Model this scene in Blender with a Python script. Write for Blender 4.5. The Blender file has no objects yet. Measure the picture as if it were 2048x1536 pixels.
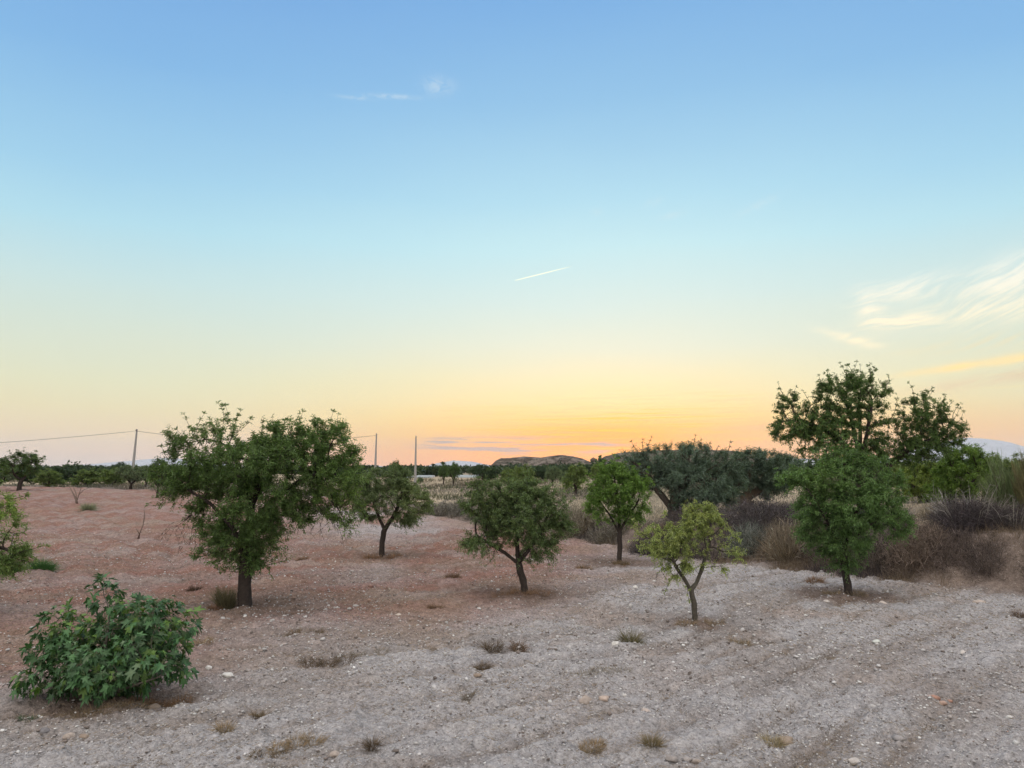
import bpy, math, random
import numpy as np
from mathutils import Vector

SC = bpy.context.scene
COL = SC.collection
R = math.radians

# ------------------------------------------------------------------ camera
F = 1500.0                       # focal length in pixels of a 2048 px wide frame
CAMZ = 3.4
PITCH = math.atan(167.0 / F)
cam_d = bpy.data.cameras.new('camera')
cam = bpy.data.objects.new('camera', cam_d)
COL.objects.link(cam)
cam.location = (0, 0, CAMZ)
cam.rotation_euler = (math.pi / 2 + PITCH, 0, 0)
cam_d.sensor_width = 36
cam_d.lens = 36 * F / 2048
cam_d.clip_start = 0.1
cam_d.clip_end = 80000
SC.camera = cam

SC.view_settings.view_transform = 'Standard'
SC.view_settings.look = 'None'
SC.view_settings.exposure = 0.0
SC.view_settings.gamma = 1.0
SC.render.engine = 'CYCLES'
SC.cycles.max_bounces = 6
SC.cycles.diffuse_bounces = 3
SC.cycles.transmission_bounces = 4
SC.cycles.volume_bounces = 1
SC.cycles.use_adaptive_sampling = True
SC.cycles.adaptive_threshold = 0.02

SUN_AZ, SUN_EL = R(7.4), R(2.0)   # the sun has just met the hills, right of the middle


def lin(h):
    """#rrggbb -> linear rgba"""
    c = [int(h[i:i + 2], 16) / 255 for i in (0, 2, 4)]
    return tuple([x / 12.92 if x <= .04045 else ((x + .055) / 1.055) ** 2.4 for x in c] + [1.0])


# ------------------------------------------------------------------ sky
class NT:
    def __init__(s, nt):
        s.nt = nt

    def n(s, typ, **kw):
        o = s.nt.nodes.new(typ)
        for k, v in kw.items():
            setattr(o, k, v)
        return o

    def put(s, sock, v):
        if hasattr(v, 'is_output'):
            s.nt.links.new(v, sock)
        elif isinstance(v, (tuple, list)) and len(v) == 3 and sock.type == 'RGBA':
            sock.default_value = (*v, 1)
        else:
            sock.default_value = v

    def m(s, op, a, b=0.0, c=0.0, clamp=False):
        o = s.n('ShaderNodeMath', operation=op, use_clamp=clamp)
        for i, v in enumerate((a, b, c)):
            s.put(o.inputs[i], v)
        return o.outputs[0]

    def mix(s, f, a, b, blend='MIX'):
        o = s.n('ShaderNodeMix', data_type='RGBA', blend_type=blend)
        s.put(o.inputs[0], f); s.put(o.inputs[6], a); s.put(o.inputs[7], b)
        return o.outputs[2]

    def ramp(s, f, stops, mode='LINEAR'):
        o = s.n('ShaderNodeValToRGB')
        cr = o.color_ramp
        cr.interpolation = mode
        cr.elements[0].position = stops[0][0]; cr.elements[0].color = stops[0][1]
        cr.elements[1].position = stops[-1][0]; cr.elements[1].color = stops[-1][1]
        for p, c in stops[1:-1]:
            e = cr.elements.new(p); e.color = c
        s.put(o.inputs[0], f)
        return o.outputs[0]

    def noise(s, vec, scale, detail=4.0, rough=0.55, dist=0.0):
        o = s.n('ShaderNodeTexNoise')
        if vec is not None:
            s.put(o.inputs['Vector'], vec)
        o.inputs['Scale'].default_value = scale
        o.inputs['Detail'].default_value = detail
        o.inputs['Roughness'].default_value = rough
        o.inputs['Distortion'].default_value = dist
        return o.outputs[0]

    def comb(s, x, y, z=0.0):
        o = s.n('ShaderNodeCombineXYZ')
        for i, v in enumerate((x, y, z)):
            s.put(o.inputs[i], v)
        return o.outputs[0]

    def smooth(s, v, a, b):
        o = s.n('ShaderNodeMapRange', interpolation_type='SMOOTHSTEP')
        s.put(o.inputs[0], v); s.put(o.inputs[1], a); s.put(o.inputs[2], b)
        return o.outputs[0]


def build_world():
    w = bpy.data.worlds.new('World')
    SC.world = w
    w.use_nodes = True
    w.node_tree.nodes.clear()
    T = NT(w.node_tree)
    tc = T.n('ShaderNodeTexCoord')
    sep = T.n('ShaderNodeSeparateXYZ')
    T.put(sep.inputs[0], tc.outputs['Generated'])
    x, y, z = sep.outputs
    el = T.m('MULTIPLY', T.m('ARCSINE', z), 180 / math.pi)      # degrees
    az = T.m('MULTIPLY', T.m('ARCTAN2', x, y), 180 / math.pi)
    # gentle unevenness so that the bands are not ruler-straight
    wob = T.noise(T.comb(T.m('MULTIPLY', az, .035), T.m('MULTIPLY', el, .12)), 1.0, 3.0)
    elw = T.m('ADD', el, T.m('MULTIPLY', T.m('SUBTRACT', wob, .5), T.m('MULTIPLY', T.smooth(el, 0.0, 8.0), 2.2)))
    t = T.m('DIVIDE', elw, 60.0, clamp=True)

    def st(lst):
        return [(d / 60.0, lin(c)) for d, c in lst]
    near = T.ramp(t, st([(0, 'FBA462'), (1.2, 'FFB160'), (2.4, 'FFC66C'), (3.6, 'FFDA8C'), (5.0, 'FCE7AE'), (6.8, 'F6ECC2'),
                         (9.0, 'E9EDD8'), (12.5, 'D8ECE7'), (16.5, 'C5EAF1'), (20, 'B2DEF0'), (27, '92C3E8'), (33.5, '7CB0E3'),
                         (45, '6699D6'), (60, '5284C4')]))
    far = T.ramp(t, st([(0, 'DFCFC8'), (1.2, 'EBD2BC'), (2.6, 'EED9B6'), (4.2, 'EADFB8'), (6.0, 'E4E3C2'), (8.5, 'DAE3D0'),
                        (12.5, 'C8E2E2'), (16.5, 'B2DDEC'), (20, 'A0D0EB'), (27, '83B7E5'), (33.5, '76A9E0'),
                        (45, '6094D2'), (60, '5080C2')]))
    daz = T.m('SUBTRACT', az, math.degrees(SUN_AZ))
    adz = T.m('ABSOLUTE', daz)
    fac = T.m('SUBTRACT', 1.0, T.smooth(adz, 1.0, 38.0))
    base = T.mix(fac, far, near)
    # orange shoulder to the right of the glow, pink to the very horizon
    rgt = T.m('MULTIPLY', T.smooth(daz, 4.0, 22.0), T.m('SUBTRACT', 1.0, T.smooth(el, .5, 5.2)))
    rgt = T.m('MULTIPLY', rgt, T.m('SUBTRACT', 1.0, T.smooth(daz, 35.0, 70.0)))
    base = T.mix(T.m('MULTIPLY', rgt, .75), base, lin('FDC489'))
    # the glow itself
    g1 = T.m('POWER', T.m('DIVIDE', T.m('SUBTRACT', daz, -.2), 6.5), 2.0)
    g2 = T.m('POWER', T.m('DIVIDE', T.m('SUBTRACT', el, 2.0), 1.25), 2.0)
    streak = T.noise(T.comb(T.m('MULTIPLY', az, .05), T.m('ADD', T.m('MULTIPLY', el, 1.7), T.m('MULTIPLY', az, .02))), 1.6, 4.0, .6, .3)
    glow = T.m('EXPONENT', T.m('MULTIPLY', T.m('ADD', g1, g2), -1.0))
    glow = T.m('MULTIPLY', glow, T.smooth(streak, .18, .50))
    base = T.mix(T.m('MULTIPLY', glow, .95), base, (1.15, .42, .0))
    # fine horizontal striations round the place where the sun went down
    st4 = T.noise(T.comb(T.m('ADD', T.m('MULTIPLY', az, .06), 3.3), T.m('ADD', T.m('MULTIPLY', el, 3.4), T.m('MULTIPLY', az, -.03))), 1.5, 6.0, .65, .3)
    mg = T.m('EXPONENT', T.m('MULTIPLY', T.m('ADD', T.m('POWER', T.m('DIVIDE', T.m('SUBTRACT', az, 8.5), 11.0), 2.0), T.m('POWER', T.m('DIVIDE', T.m('SUBTRACT', el, 2.9), 1.9), 2.0)), -1.0))
    base = T.mix(T.m('MULTIPLY', T.m('MULTIPLY', T.smooth(st4, .50, .64), mg), .85), base, (1.12, .60, .03))
    base = T.mix(T.m('MULTIPLY', T.m('MULTIPLY', T.m('SUBTRACT', 1.0, T.smooth(st4, .36, .48)), mg), .6), base, (.96, .47, .20))
    # low streaks of cloud: bright yellow ones and blue-grey ones
    st2 = T.noise(T.comb(T.m('ADD', T.m('MULTIPLY', az, .055), 7.3), T.m('ADD', T.m('MULTIPLY', el, 2.6), T.m('MULTIPLY', az, .05))), 1.5, 5.0, .62, .25)
    band = T.m('MULTIPLY', T.smooth(el, 2.2, 3.6), T.m('SUBTRACT', 1.0, T.smooth(el, 4.6, 6.6)))
    lo = T.m('MULTIPLY', T.m('MULTIPLY', T.smooth(st2, .56, .74), band), T.smooth(az, -8.0, 4.0))
    base = T.mix(T.m('MULTIPLY', lo, .55), base, lin('FFE58A'))
    st3 = T.noise(T.comb(T.m('ADD', T.m('MULTIPLY', az, .11), 2.1), T.m('MULTIPLY', el, 1.9)), 1.7, 3.0, .5, .2)
    b3 = T.m('MULTIPLY', T.smooth(el, .7, 1.3), T.m('SUBTRACT', 1.0, T.smooth(el, 1.9, 2.6)))
    b3 = T.m('MULTIPLY', b3, T.m('MULTIPLY', T.smooth(az, -9.0, -5.0), T.m('SUBTRACT', 1.0, T.smooth(az, 7.0, 10.0))))
    gy = T.m('MULTIPLY', T.smooth(st3, .48, .60), b3)
    base = T.mix(T.m('MULTIPLY', gy, .95), base, lin('A8A0A8'))
    # cirrus on the right: hooked feathers
    # rotate into the grain of the cirrus
    wx = T.noise(T.comb(T.m('MULTIPLY', az, .12), T.m('MULTIPLY', el, .16), 3.7), 1.0, 2.0, .5)
    u = T.m('ADD', T.m('MULTIPLY', az, .975), T.m('MULTIPLY', el, .22))
    v = T.m('ADD', T.m('MULTIPLY', T.m('SUBTRACT', el, T.m('MULTIPLY', az, .27)), 1.0), T.m('MULTIPLY', wx, 3.2))
    fine = T.noise(T.comb(T.m('MULTIPLY', u, .16), T.m('MULTIPLY', v, 1.25)), 2.0, 6.0, .62, .35)
    broad = T.noise(T.comb(T.m('MULTIPLY', u, .17), T.m('MULTIPLY', v, .33), 9.1), 1.0, 3.0, .5, .5)

    def blob(a0, e0, ra, re, tilt=0.0):
        aa = T.m('SUBTRACT', az, a0)
        ee = T.m('SUBTRACT', T.m('SUBTRACT', el, e0), T.m('MULTIPLY', aa, tilt))
        q = T.m('ADD', T.m('POWER', T.m('DIVIDE', aa, ra), 2.0), T.m('POWER', T.m('DIVIDE', ee, re), 2.0))
        return T.m('EXPONENT', T.m('MULTIPLY', q, -1.0))

    def add(*l):
        o = l[0]
        for k in l[1:]:
            o = T.m('ADD', o, k)
        return o
    mask = add(T.m('MULTIPLY', blob(28.2, 12.0, 2.6, .75, .10), .8), T.m('MULTIPLY', blob(25.9, 10.8, .9, 1.2, -.4), .8),
               T.m('MULTIPLY', blob(27.8, 9.9, 2.2, .45, .02), 1.0), T.m('MULTIPLY', blob(24.6, 8.9, 1.8, .35, -.35), .95),
               T.m('MULTIPLY', blob(35.0, 12.0, 4.0, 1.35, .20), 1.0), T.m('MULTIPLY', blob(33.0, 9.9, 3.4, .8, .05), .6),
               T.m('MULTIPLY', blob(47.0, 13.5, 8.0, 2.2, .15), .8))
    den = T.m('MULTIPLY', T.m('MINIMUM', mask, 1.0), T.m('ADD', T.m('MULTIPLY', T.smooth(fine, .34, .66), 1.0), T.m('MULTIPLY', broad, .4)), clamp=True)
    warm = T.mix(T.smooth(el, 8.5, 13.5), (1.12, .98, .68), (1.0, .98, .86))
    base = T.mix(T.m('MULTIPLY', den, .84, clamp=True), base, warm)
    # long bank low on the right
    m2 = T.m('MULTIPLY', add(blob(31.5, 6.6, 4.5, .26, .085), blob(35.5, 7.0, 3.5, .35, .085)), T.smooth(broad, .25, .6))
    base = T.mix(T.m('MULTIPLY', T.m('MINIMUM', m2, 1.0), .95), base, (1.1, .82, .36))
    m3 = T.m('MULTIPLY', add(blob(33.5, 5.7, 5.0, .45, .12), blob(19, 2.9, 6, .4, .06)), T.smooth(fine, .2, .6))
    base = T.mix(T.m('MULTIPLY', T.m('MINIMUM', m3, 1.0), .45), base, lin('E5BC9C'))
    m4 = T.m('MULTIPLY', blob(33.0, 8.1, 5.0, .5, .05), T.smooth(fine, .35, .7))
    base = T.mix(T.m('MULTIPLY', m4, .5), base, lin('F4E3B4'))
    # faint wisps high up
    w1 = T.noise(T.comb(T.m('MULTIPLY', az, .9), T.m('MULTIPLY', el, 1.5), 4.0), 1.3, 5.0, .65, .8)
    m5 = T.m('MULTIPLY', add(T.m('MULTIPLY', blob(-5.9, 27.9, 1.1, .55), .9), blob(-9.5, 27.0, 2.0, .16, .03), T.m('MULTIPLY', blob(-12.5, 26.7, 1.2, .13), .7),
                             T.m('MULTIPLY', blob(11.0, 19.6, .6, .25, .3), .8), T.m('MULTIPLY', blob(12.4, 18.6, .9, .2, .1), .6),
                             T.m('MULTIPLY', blob(6.6, 19.1, .4, .25), .6), T.m('MULTIPLY', blob(18.8, 18.8, 1.4, .3, .35), .6)), T.smooth(w1, .3, .62))
    base = T.mix(T.m('MULTIPLY', m5, .38), base, lin('E4EEF0'))
    # unseen sky behind the camera made brighter, an added fill for the foliage
    back_fill = T.smooth(adz, 60.0, 150.0)
    base = T.mix(T.m('MULTIPLY', back_fill, .9), base, (1.42, 1.33, 1.26))
    # extra brightness added to the unseen sky overhead, as fill light for the field
    base = T.mix(T.smooth(el, 38.0, 66.0), base, (2.32, 2.16, 2.06))
    sky = T.n('ShaderNodeTexSky', sky_type='NISHITA')
    sky.sun_disc = False
    sky.sun_elevation = SUN_EL
    sky.sun_rotation = SUN_AZ
    sky.altitude = 400
    bg1 = T.n('ShaderNodeBackground'); T.put(bg1.inputs[0], base); bg1.inputs[1].default_value = SKY_GRAD
    bg2 = T.n('ShaderNodeBackground'); T.put(bg2.inputs[0], sky.outputs[0]); bg2.inputs[1].default_value = SKY_NIS
    ad = T.n('ShaderNodeAddShader')
    T.put(ad.inputs[0], bg1.outputs[0]); T.put(ad.inputs[1], bg2.outputs[0])
    out = T.n('ShaderNodeOutputWorld')
    T.put(out.inputs[0], ad.outputs[0])


SKY_GRAD, SKY_NIS = 1.0, 0.012
build_world()

sun_d = bpy.data.lights.new('sun', 'SUN')
sun = bpy.data.objects.new('sun', sun_d)
COL.objects.link(sun)
sun_d.energy = 0.5
sun_d.angle = R(12)
sun_d.color = (1.0, .66, .36)
sd = Vector((math.sin(SUN_AZ) * math.cos(SUN_EL), math.cos(SUN_AZ) * math.cos(SUN_EL), math.sin(SUN_EL)))
sun.rotation_euler = sd.to_track_quat('Z', 'Y').to_euler()

# ------------------------------------------------------------------ helpers
rng = np.random.default_rng(7)


def _h(ix, iy, seed):
    n = (ix * 374761393 + iy * 668265263 + seed * 1442695041) & 0xFFFFFFFF
    n = ((n ^ (n >> 13)) * 1274126177) & 0xFFFFFFFF
    return ((n ^ (n >> 16)) & 0xFFFF) / 65535.0


def vnoise(x, y, seed=0):
    x = np.asarray(x, float); y = np.asarray(y, float)
    ix = np.floor(x).astype(np.int64); iy = np.floor(y).astype(np.int64)
    fx = x - ix; fy = y - iy
    fx = fx * fx * (3 - 2 * fx); fy = fy * fy * (3 - 2 * fy)
    a = _h(ix, iy, seed); b = _h(ix + 1, iy, seed); c = _h(ix, iy + 1, seed); d = _h(ix + 1, iy + 1, seed)
    return (a + (b - a) * fx) * (1 - fy) + (c + (d - c) * fx) * fy


def fbm(x, y, seed=0, octv=4, g=.5):
    s = 0; a = 1; t = 0
    for i in range(octv):
        s = s + a * vnoise(x * 2 ** i + 17.3 * i, y * 2 ** i - 9.1 * i, seed + i)
        t += a; a *= g
    return s / t


def sstep(v, a, b):
    t = np.clip((v - a) / (b - a), 0, 1)
    return t * t * (3 - 2 * t)


BX = np.array([-60., -14, -10, -4.5, -1.5, 2.8, 5.2, 8.1, 10.7, 12.2, 13.9, 16, 20, 30])
BY = np.array([95., 66, 58, 47, 42, 35, 29.5, 26.2, 23.6, 21.9, 20.3, 18.0, 15, 10])
BH = np.array([.1, .1, .15, .2, .3, .55, .8, .95, 1.1, 1.25, 1.45, 1.6, 1.7, 1.7])


def bank_t(x, y):
    """metres past the foot of the terrace bank (negative: on the ploughed field)"""
    return y - np.interp(x, BX, BY)


def ground_z(x, y, fine=True):
    x = np.asarray(x, float); y = np.asarray(y, float)
    d = np.maximum(y, 0)
    z = sstep(d, 24, 90) * .95 + sstep(d, 90, 400) * .7 + sstep(d, 400, 3000) * .9
    t = bank_t(x, y)
    wob = (fbm(x * .35, y * .35, 5, 3) - .5) * 1.6
    h = np.interp(x, BX, BH)
    up = sstep(t + wob, 0, 3.6)
    z = z + h * up * (1 - .6 * sstep(d, 60, 200)) * (1 - sstep(d, 30, 80) * .4 * (x > 0))
    z = z + (fbm(x * .07 + 3, y * .07, 11, 3) - .5) * .35 * sstep(d, 5, 16) * (1 - sstep(d, 120, 300))
    z = z + (fbm(x * .22, y * .22, 21, 2) - .5) * .12
    if fine:
        inf = 1 - sstep(t, -.5, .8)
        wx = (fbm(x * .12, y * .12, 31, 2) - .5) * 5
        a1 = R(41)
        p1 = (-math.sin(a1) * x + math.cos(a1) * y) + wx
        a2 = R(124)
        p2 = (-math.sin(a2) * x + math.cos(a2) * y) + wx * .8
        # the tractor rows swing round from the near slope to the far red field
        mk = sstep(y - .6 * x, 24, 34)
        r1 = np.abs(np.sin(p1 * math.pi / .95)) ** .8 * (.35 + fbm(x * .4, y * .4, 41, 2))
        r2 = np.abs(np.sin(p2 * math.pi / 1.25)) ** .8 * (.45 + fbm(x * .4, y * .4, 43, 2))
        z = z + (r1 * .062 * (1 - mk) + r2 * .15 * mk) * inf
        near = 1 - sstep(d, 35, 90)
        z = z + (fbm(x * 2.2, y * 2.2, 51, 3) - .5) * .16 * near
        z = z + (fbm(x * 7.5, y * 7.5, 61, 3, .65) - .5) * .16 * near
        z = z + (fbm(x * .9, y * .9, 71, 2) - .5) * .22 * sstep(t, -.3, 1.5) * near
    return z


def raydir(u, v):
    a = (np.asarray(u, float) - 1024) / F; b = (768 - np.asarray(v, float)) / F
    c, s = math.cos(PITCH), math.sin(PITCH)
    return a, c - b * s, s + b * c


def at(u, v, Y):
    dx, dy, dz = raydir(u, v)
    return np.array([dx / dy * Y, Y, CAMZ + dz / dy * Y])


def gp(u, v):
    """the ground point seen at photo pixel (u, v)"""
    dx, dy, dz = raydir(u, v)
    Y = np.geomspace(4, 1200, 4000)
    X = dx / dy * Y; Z = CAMZ + dz / dy * Y
    g = ground_z(X, Y, False)
    i = np.argmax(Z <= g)
    if Z[i] > g[i]:
        i = len(Y) - 1
    return np.array([X[i], Y[i], float(ground_z(X[i], Y[i]))])


def gxy(x, y):
    return np.array([x, y, float(ground_z(x, y))])


def on_ray(u, Y):
    """ground point in photo column u at depth Y"""
    x = (u - 1024) / F * Y
    return gxy(x, Y)


def mesh_np(name, verts, faces, mat, parent=None, colors=None, smooth=False, loc=None):
    """faces: (n,3) or (n,4) int array, or a list of such arrays"""
    verts = np.asarray(verts, np.float32)
    fl = faces if isinstance(faces, list) else [faces]
    fl = [np.asarray(f, np.int32) for f in fl if len(f)]
    me = bpy.data.meshes.new(name)
    me.vertices.add(len(verts))
    me.vertices.foreach_set('co', verts.ravel())
    nl = sum(f.size for f in fl); nf = sum(len(f) for f in fl)
    me.loops.add(nl)
    me.loops.foreach_set('vertex_index', np.concatenate([f.ravel() for f in fl]))
    me.polygons.add(nf)
    tot = np.concatenate([np.full(len(f), f.shape[1], np.int32) for f in fl])
    st = np.concatenate([[0], np.cumsum(tot)[:-1]]).astype(np.int32)
    me.polygons.foreach_set('loop_start', st)
    me.polygons.foreach_set('loop_total', tot)
    if smooth:
        me.polygons.foreach_set('use_smooth', np.ones(nf, bool))
    me.update(calc_edges=True)
    me.validate()
    if colors is not None:
        c = np.ones((len(verts), 4), np.float32)
        c[:, :3] = colors
        a = me.color_attributes.new('col', 'FLOAT_COLOR', 'POINT')
        a.data.foreach_set('color', c.ravel())
    me.materials.append(mat)
    o = bpy.data.objects.new(name, me)
    COL.objects.link(o)
    if parent is not None:
        o.parent = parent
    if loc is not None:
        o.location = loc
    return o


def tag(o, label=None, cat=None, group=None, kind=None):
    if label: o['label'] = label
    if cat: o['category'] = cat
    if group: o['group'] = group
    if kind: o['kind'] = kind
    return o


def empty(name, loc, label, cat, group=None):
    o = bpy.data.objects.new(name, None)
    COL.objects.link(o)
    o.location = [float(v) for v in loc]
    o.empty_display_size = .3
    return tag(o, label, cat, group)


def copy_thing(src, loc, rz, sc, label, cat=None, group=None):
    r = src.copy(); COL.objects.link(r)
    r.location = [float(v) for v in loc]; r.rotation_euler = (0, 0, rz)
    r.scale = sc if isinstance(sc, tuple) else (sc, sc, sc)
    tag(r, label, cat, group)
    for ch in src.children:
        c = ch.copy(); COL.objects.link(c); c.parent = r
    return r


def unit(v):
    return v / np.maximum(np.linalg.norm(v, axis=-1, keepdims=True), 1e-9)


# ------------------------------------------------------------------ materials
def mat_attr(name, rough=.9, transl=0.0, spec=.2, bump=0.0, bscale=40, vary=0.0):
    m = bpy.data.materials.new(name); m.use_nodes = True
    m.node_tree.nodes.clear()
    T = NT(m.node_tree)
    a = T.n('ShaderNodeAttribute', attribute_name='col')
    c = a.outputs['Color']
    tc = T.n('ShaderNodeTexCoord')
    if vary:
        n = T.noise(tc.outputs['Object'], bscale * .4, 3.0)
        k = T.m('ADD', T.m('MULTIPLY', n, vary * 2), 1 - vary)
        c = T.mix(1.0, c, T.comb(k, k, k), 'MULTIPLY')
    p = T.n('ShaderNodeBsdfPrincipled')
    T.put(p.inputs['Base Color'], c)
    p.inputs['Roughness'].default_value = rough
    p.inputs['Specular IOR Level'].default_value = spec
    if bump:
        b = T.n('ShaderNodeBump'); b.inputs['Strength'].default_value = bump; b.inputs['Distance'].default_value = .02
        T.put(b.inputs['Height'], T.noise(tc.outputs['Object'], bscale, 5.0, .65))
        T.put(p.inputs['Normal'], b.outputs[0])
    out = T.n('ShaderNodeOutputMaterial')
    if transl:
        t = T.n('ShaderNodeBsdfTranslucent')
        T.put(t.inputs[0], T.mix(1.0, c, (1.25, 1.35, .7), 'MULTIPLY'))
        mx = T.n('ShaderNodeMixShader'); mx.inputs[0].default_value = transl
        T.put(mx.inputs[1], p.outputs[0]); T.put(mx.inputs[2], t.outputs[0])
        T.put(out.inputs[0], mx.outputs[0])
    else:
        T.put(out.inputs[0], p.outputs[0])
    return m


M_LEAF = mat_attr('leaf', .55, .32, .35)
M_BARK = mat_attr('bark', .95, 0, .1, .9, 30, .45)
M_DRY = mat_attr('dry_stem', .9, .15, .1)
M_STONE = mat_attr('stone', .92, 0, .15, .6, 60, .25)
M_CONC = mat_attr('weathered_concrete', .85, 0, .2, .3, 12, .2)
M_GROUND = None


def ground_material():
    m = bpy.data.materials.new('earth'); m.use_nodes = True
    m.node_tree.nodes.clear()
    T = NT(m.node_tree)
    a = T.n('ShaderNodeAttribute', attribute_name='col')
    tc = T.n('ShaderNodeTexCoord'); P = tc.outputs['Object']
    c = a.outputs['Color']
    n1 = T.noise(P, 1.3, 6.0, .65)
    n2 = T.noise(P, 6.5, 6.0, .75)
    n3 = T.noise(P, 24.0, 4.0, .75)
    k = T.m('ADD', T.m('MULTIPLY', T.m('SUBTRACT', n1, .5), .55), 1.0)
    k = T.m('ADD', k, T.m('MULTIPLY', T.m('SUBTRACT', n2, .5), 2.0))
    k = T.m('ADD', k, T.m('MULTIPLY', T.m('SUBTRACT', n3, .5), 1.9))
    c = T.mix(1.0, c, T.comb(k, k, k), 'MULTIPLY')
    # pale grit lying in the soil
    vo = T.n('ShaderNodeTexVoronoi'); T.put(vo.inputs['Vector'], P); vo.inputs['Scale'].default_value = 22.0
    grit = T.m('MULTIPLY', T.m('SUBTRACT', 1.0, T.smooth(vo.outputs['Distance'], .16, .26)), T.smooth(n2, .48, .62))
    c = T.mix(T.m('MULTIPLY', grit, .75), c, (.58, .56, .53))
    # straw and dead weed litter
    sc = T.n('ShaderNodeMapping'); T.put(sc.inputs[0], P); sc.inputs['Rotation'].default_value = (0, 0, .7); sc.inputs['Scale'].default_value = (1, 5, 1)
    n4 = T.noise(sc.outputs[0], 7.0, 6.0, .75, 1.5)
    n5 = T.noise(P, .55, 4.0, .6)
    lit = T.m('MULTIPLY', T.smooth(n4, .54, .66), T.smooth(n5, .42, .62))
    c = T.mix(T.m('MULTIPLY', lit, .6), c, (.235, .175, .125))
    p = T.n('ShaderNodeBsdfPrincipled')
    T.put(p.inputs['Base Color'], c)
    p.inputs['Roughness'].default_value = .97
    p.inputs['Specular IOR Level'].default_value = .08
    h = T.m('ADD', T.m('MULTIPLY', n2, .6), T.m('MULTIPLY', n3, .25))
    h = T.m('ADD', h, T.m('MULTIPLY', grit, .12))
    b = T.n('ShaderNodeBump'); b.inputs['Strength'].default_value = 1.0; b.inputs['Distance'].default_value = .12
    T.put(b.inputs['Height'], h)
    T.put(p.inputs['Normal'], b.outputs[0])
    out = T.n('ShaderNodeOutputMaterial'); T.put(out.inputs[0], p.outputs[0])
    return m


C_GREY = np.array([.365, .347, .338]); C_RED = np.array([.24, .132, .100]); C_TAN = np.array([.27, .205, .16])
C_STRAW = np.array([.36, .29, .20]); C_FAR = np.array([.15, .15, .10])


def soil(x, y):
    n = fbm(x * .11 + 5, y * .11, 81, 4)
    n2 = fbm(x * .45, y * .45, 91, 4)
    # the red earth begins on the left, beyond a wavering line; the near slope and the right are chalky grey
    edge = y - (15.5 + np.clip(x + 3, 0, 30) * 1.35) + (n - .5) * 16
    red = sstep(edge, -3, 8) * (1 - .5 * sstep(x, 0, 6))
    left = sstep(-x - .25 * y - .2, 0, 3.0) * sstep(y + (n - .5) * 4, 11.3, 14.5)
    red = np.maximum(red, left * .9)
    pale = sstep(fbm(x * .16 + 40, y * .1, 101, 3), .52, .68) * sstep(y, 20, 26) * sstep(x + .28 * y, -1, 3)
    red = np.clip(red * (.55 + .85 * n2) * (1 - .75 * pale), 0, 1)[..., None]
    c = C_GREY * (1 - red) + C_RED * red
    # harrow litter in streaks along the rows, with trough shade painted into the colour
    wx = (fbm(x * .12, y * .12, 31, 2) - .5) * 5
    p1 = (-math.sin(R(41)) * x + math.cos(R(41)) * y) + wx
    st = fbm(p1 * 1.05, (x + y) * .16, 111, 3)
    tr = np.exp(-(np.sin(p1 * math.pi / .95) / .38) ** 2) * (1 - sstep(y - .6 * x, 24, 34))      # furrow bottoms, darkened as shade
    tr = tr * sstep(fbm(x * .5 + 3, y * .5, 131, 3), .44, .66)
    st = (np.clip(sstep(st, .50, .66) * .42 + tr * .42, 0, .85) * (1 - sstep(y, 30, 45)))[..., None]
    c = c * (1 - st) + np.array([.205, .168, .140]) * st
    g3 = (sstep(fbm(x * .8 + 7, y * .8, 121, 4), .52, .68) * red[..., 0] * .5)[..., None]
    c = c * (1 - g3) + np.array([.33, .285, .255]) * g3
    # tan straw-strewn earth in between
    tn = (sstep(n2 + .25 * (n - .5), .50, .70) * .55 * sstep(y, 8, 16))[..., None]
    c = c * (1 - tn) + C_TAN * tn
    t = bank_t(x, y)
    sc = sstep(t, -1.2, .8)[..., None]
    brown = np.array([.18, .142, .118]) * (.7 + .6 * n2[..., None])
    c = c * (1 - sc) + brown * sc
    ter = sstep(t, 4, 7)[..., None]
    c = c * (1 - ter) + (C_STRAW * (.75 + .5 * n[..., None])) * ter
    fr = sstep(y, 160, 400)[..., None]
    c = c * (1 - fr) + C_FAR * (.7 + .6 * n2[..., None]) * fr
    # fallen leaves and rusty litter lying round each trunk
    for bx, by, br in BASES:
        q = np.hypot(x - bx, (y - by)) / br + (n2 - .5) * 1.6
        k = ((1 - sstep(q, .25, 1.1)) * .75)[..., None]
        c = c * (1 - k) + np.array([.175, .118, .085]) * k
    return np.clip(c, .01, .9)


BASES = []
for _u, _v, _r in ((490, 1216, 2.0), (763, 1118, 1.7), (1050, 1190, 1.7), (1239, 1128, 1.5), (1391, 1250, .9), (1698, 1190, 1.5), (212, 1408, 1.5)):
    _p = gp(_u, _v); BASES.append((_p[0], _p[1], _r))


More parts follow.
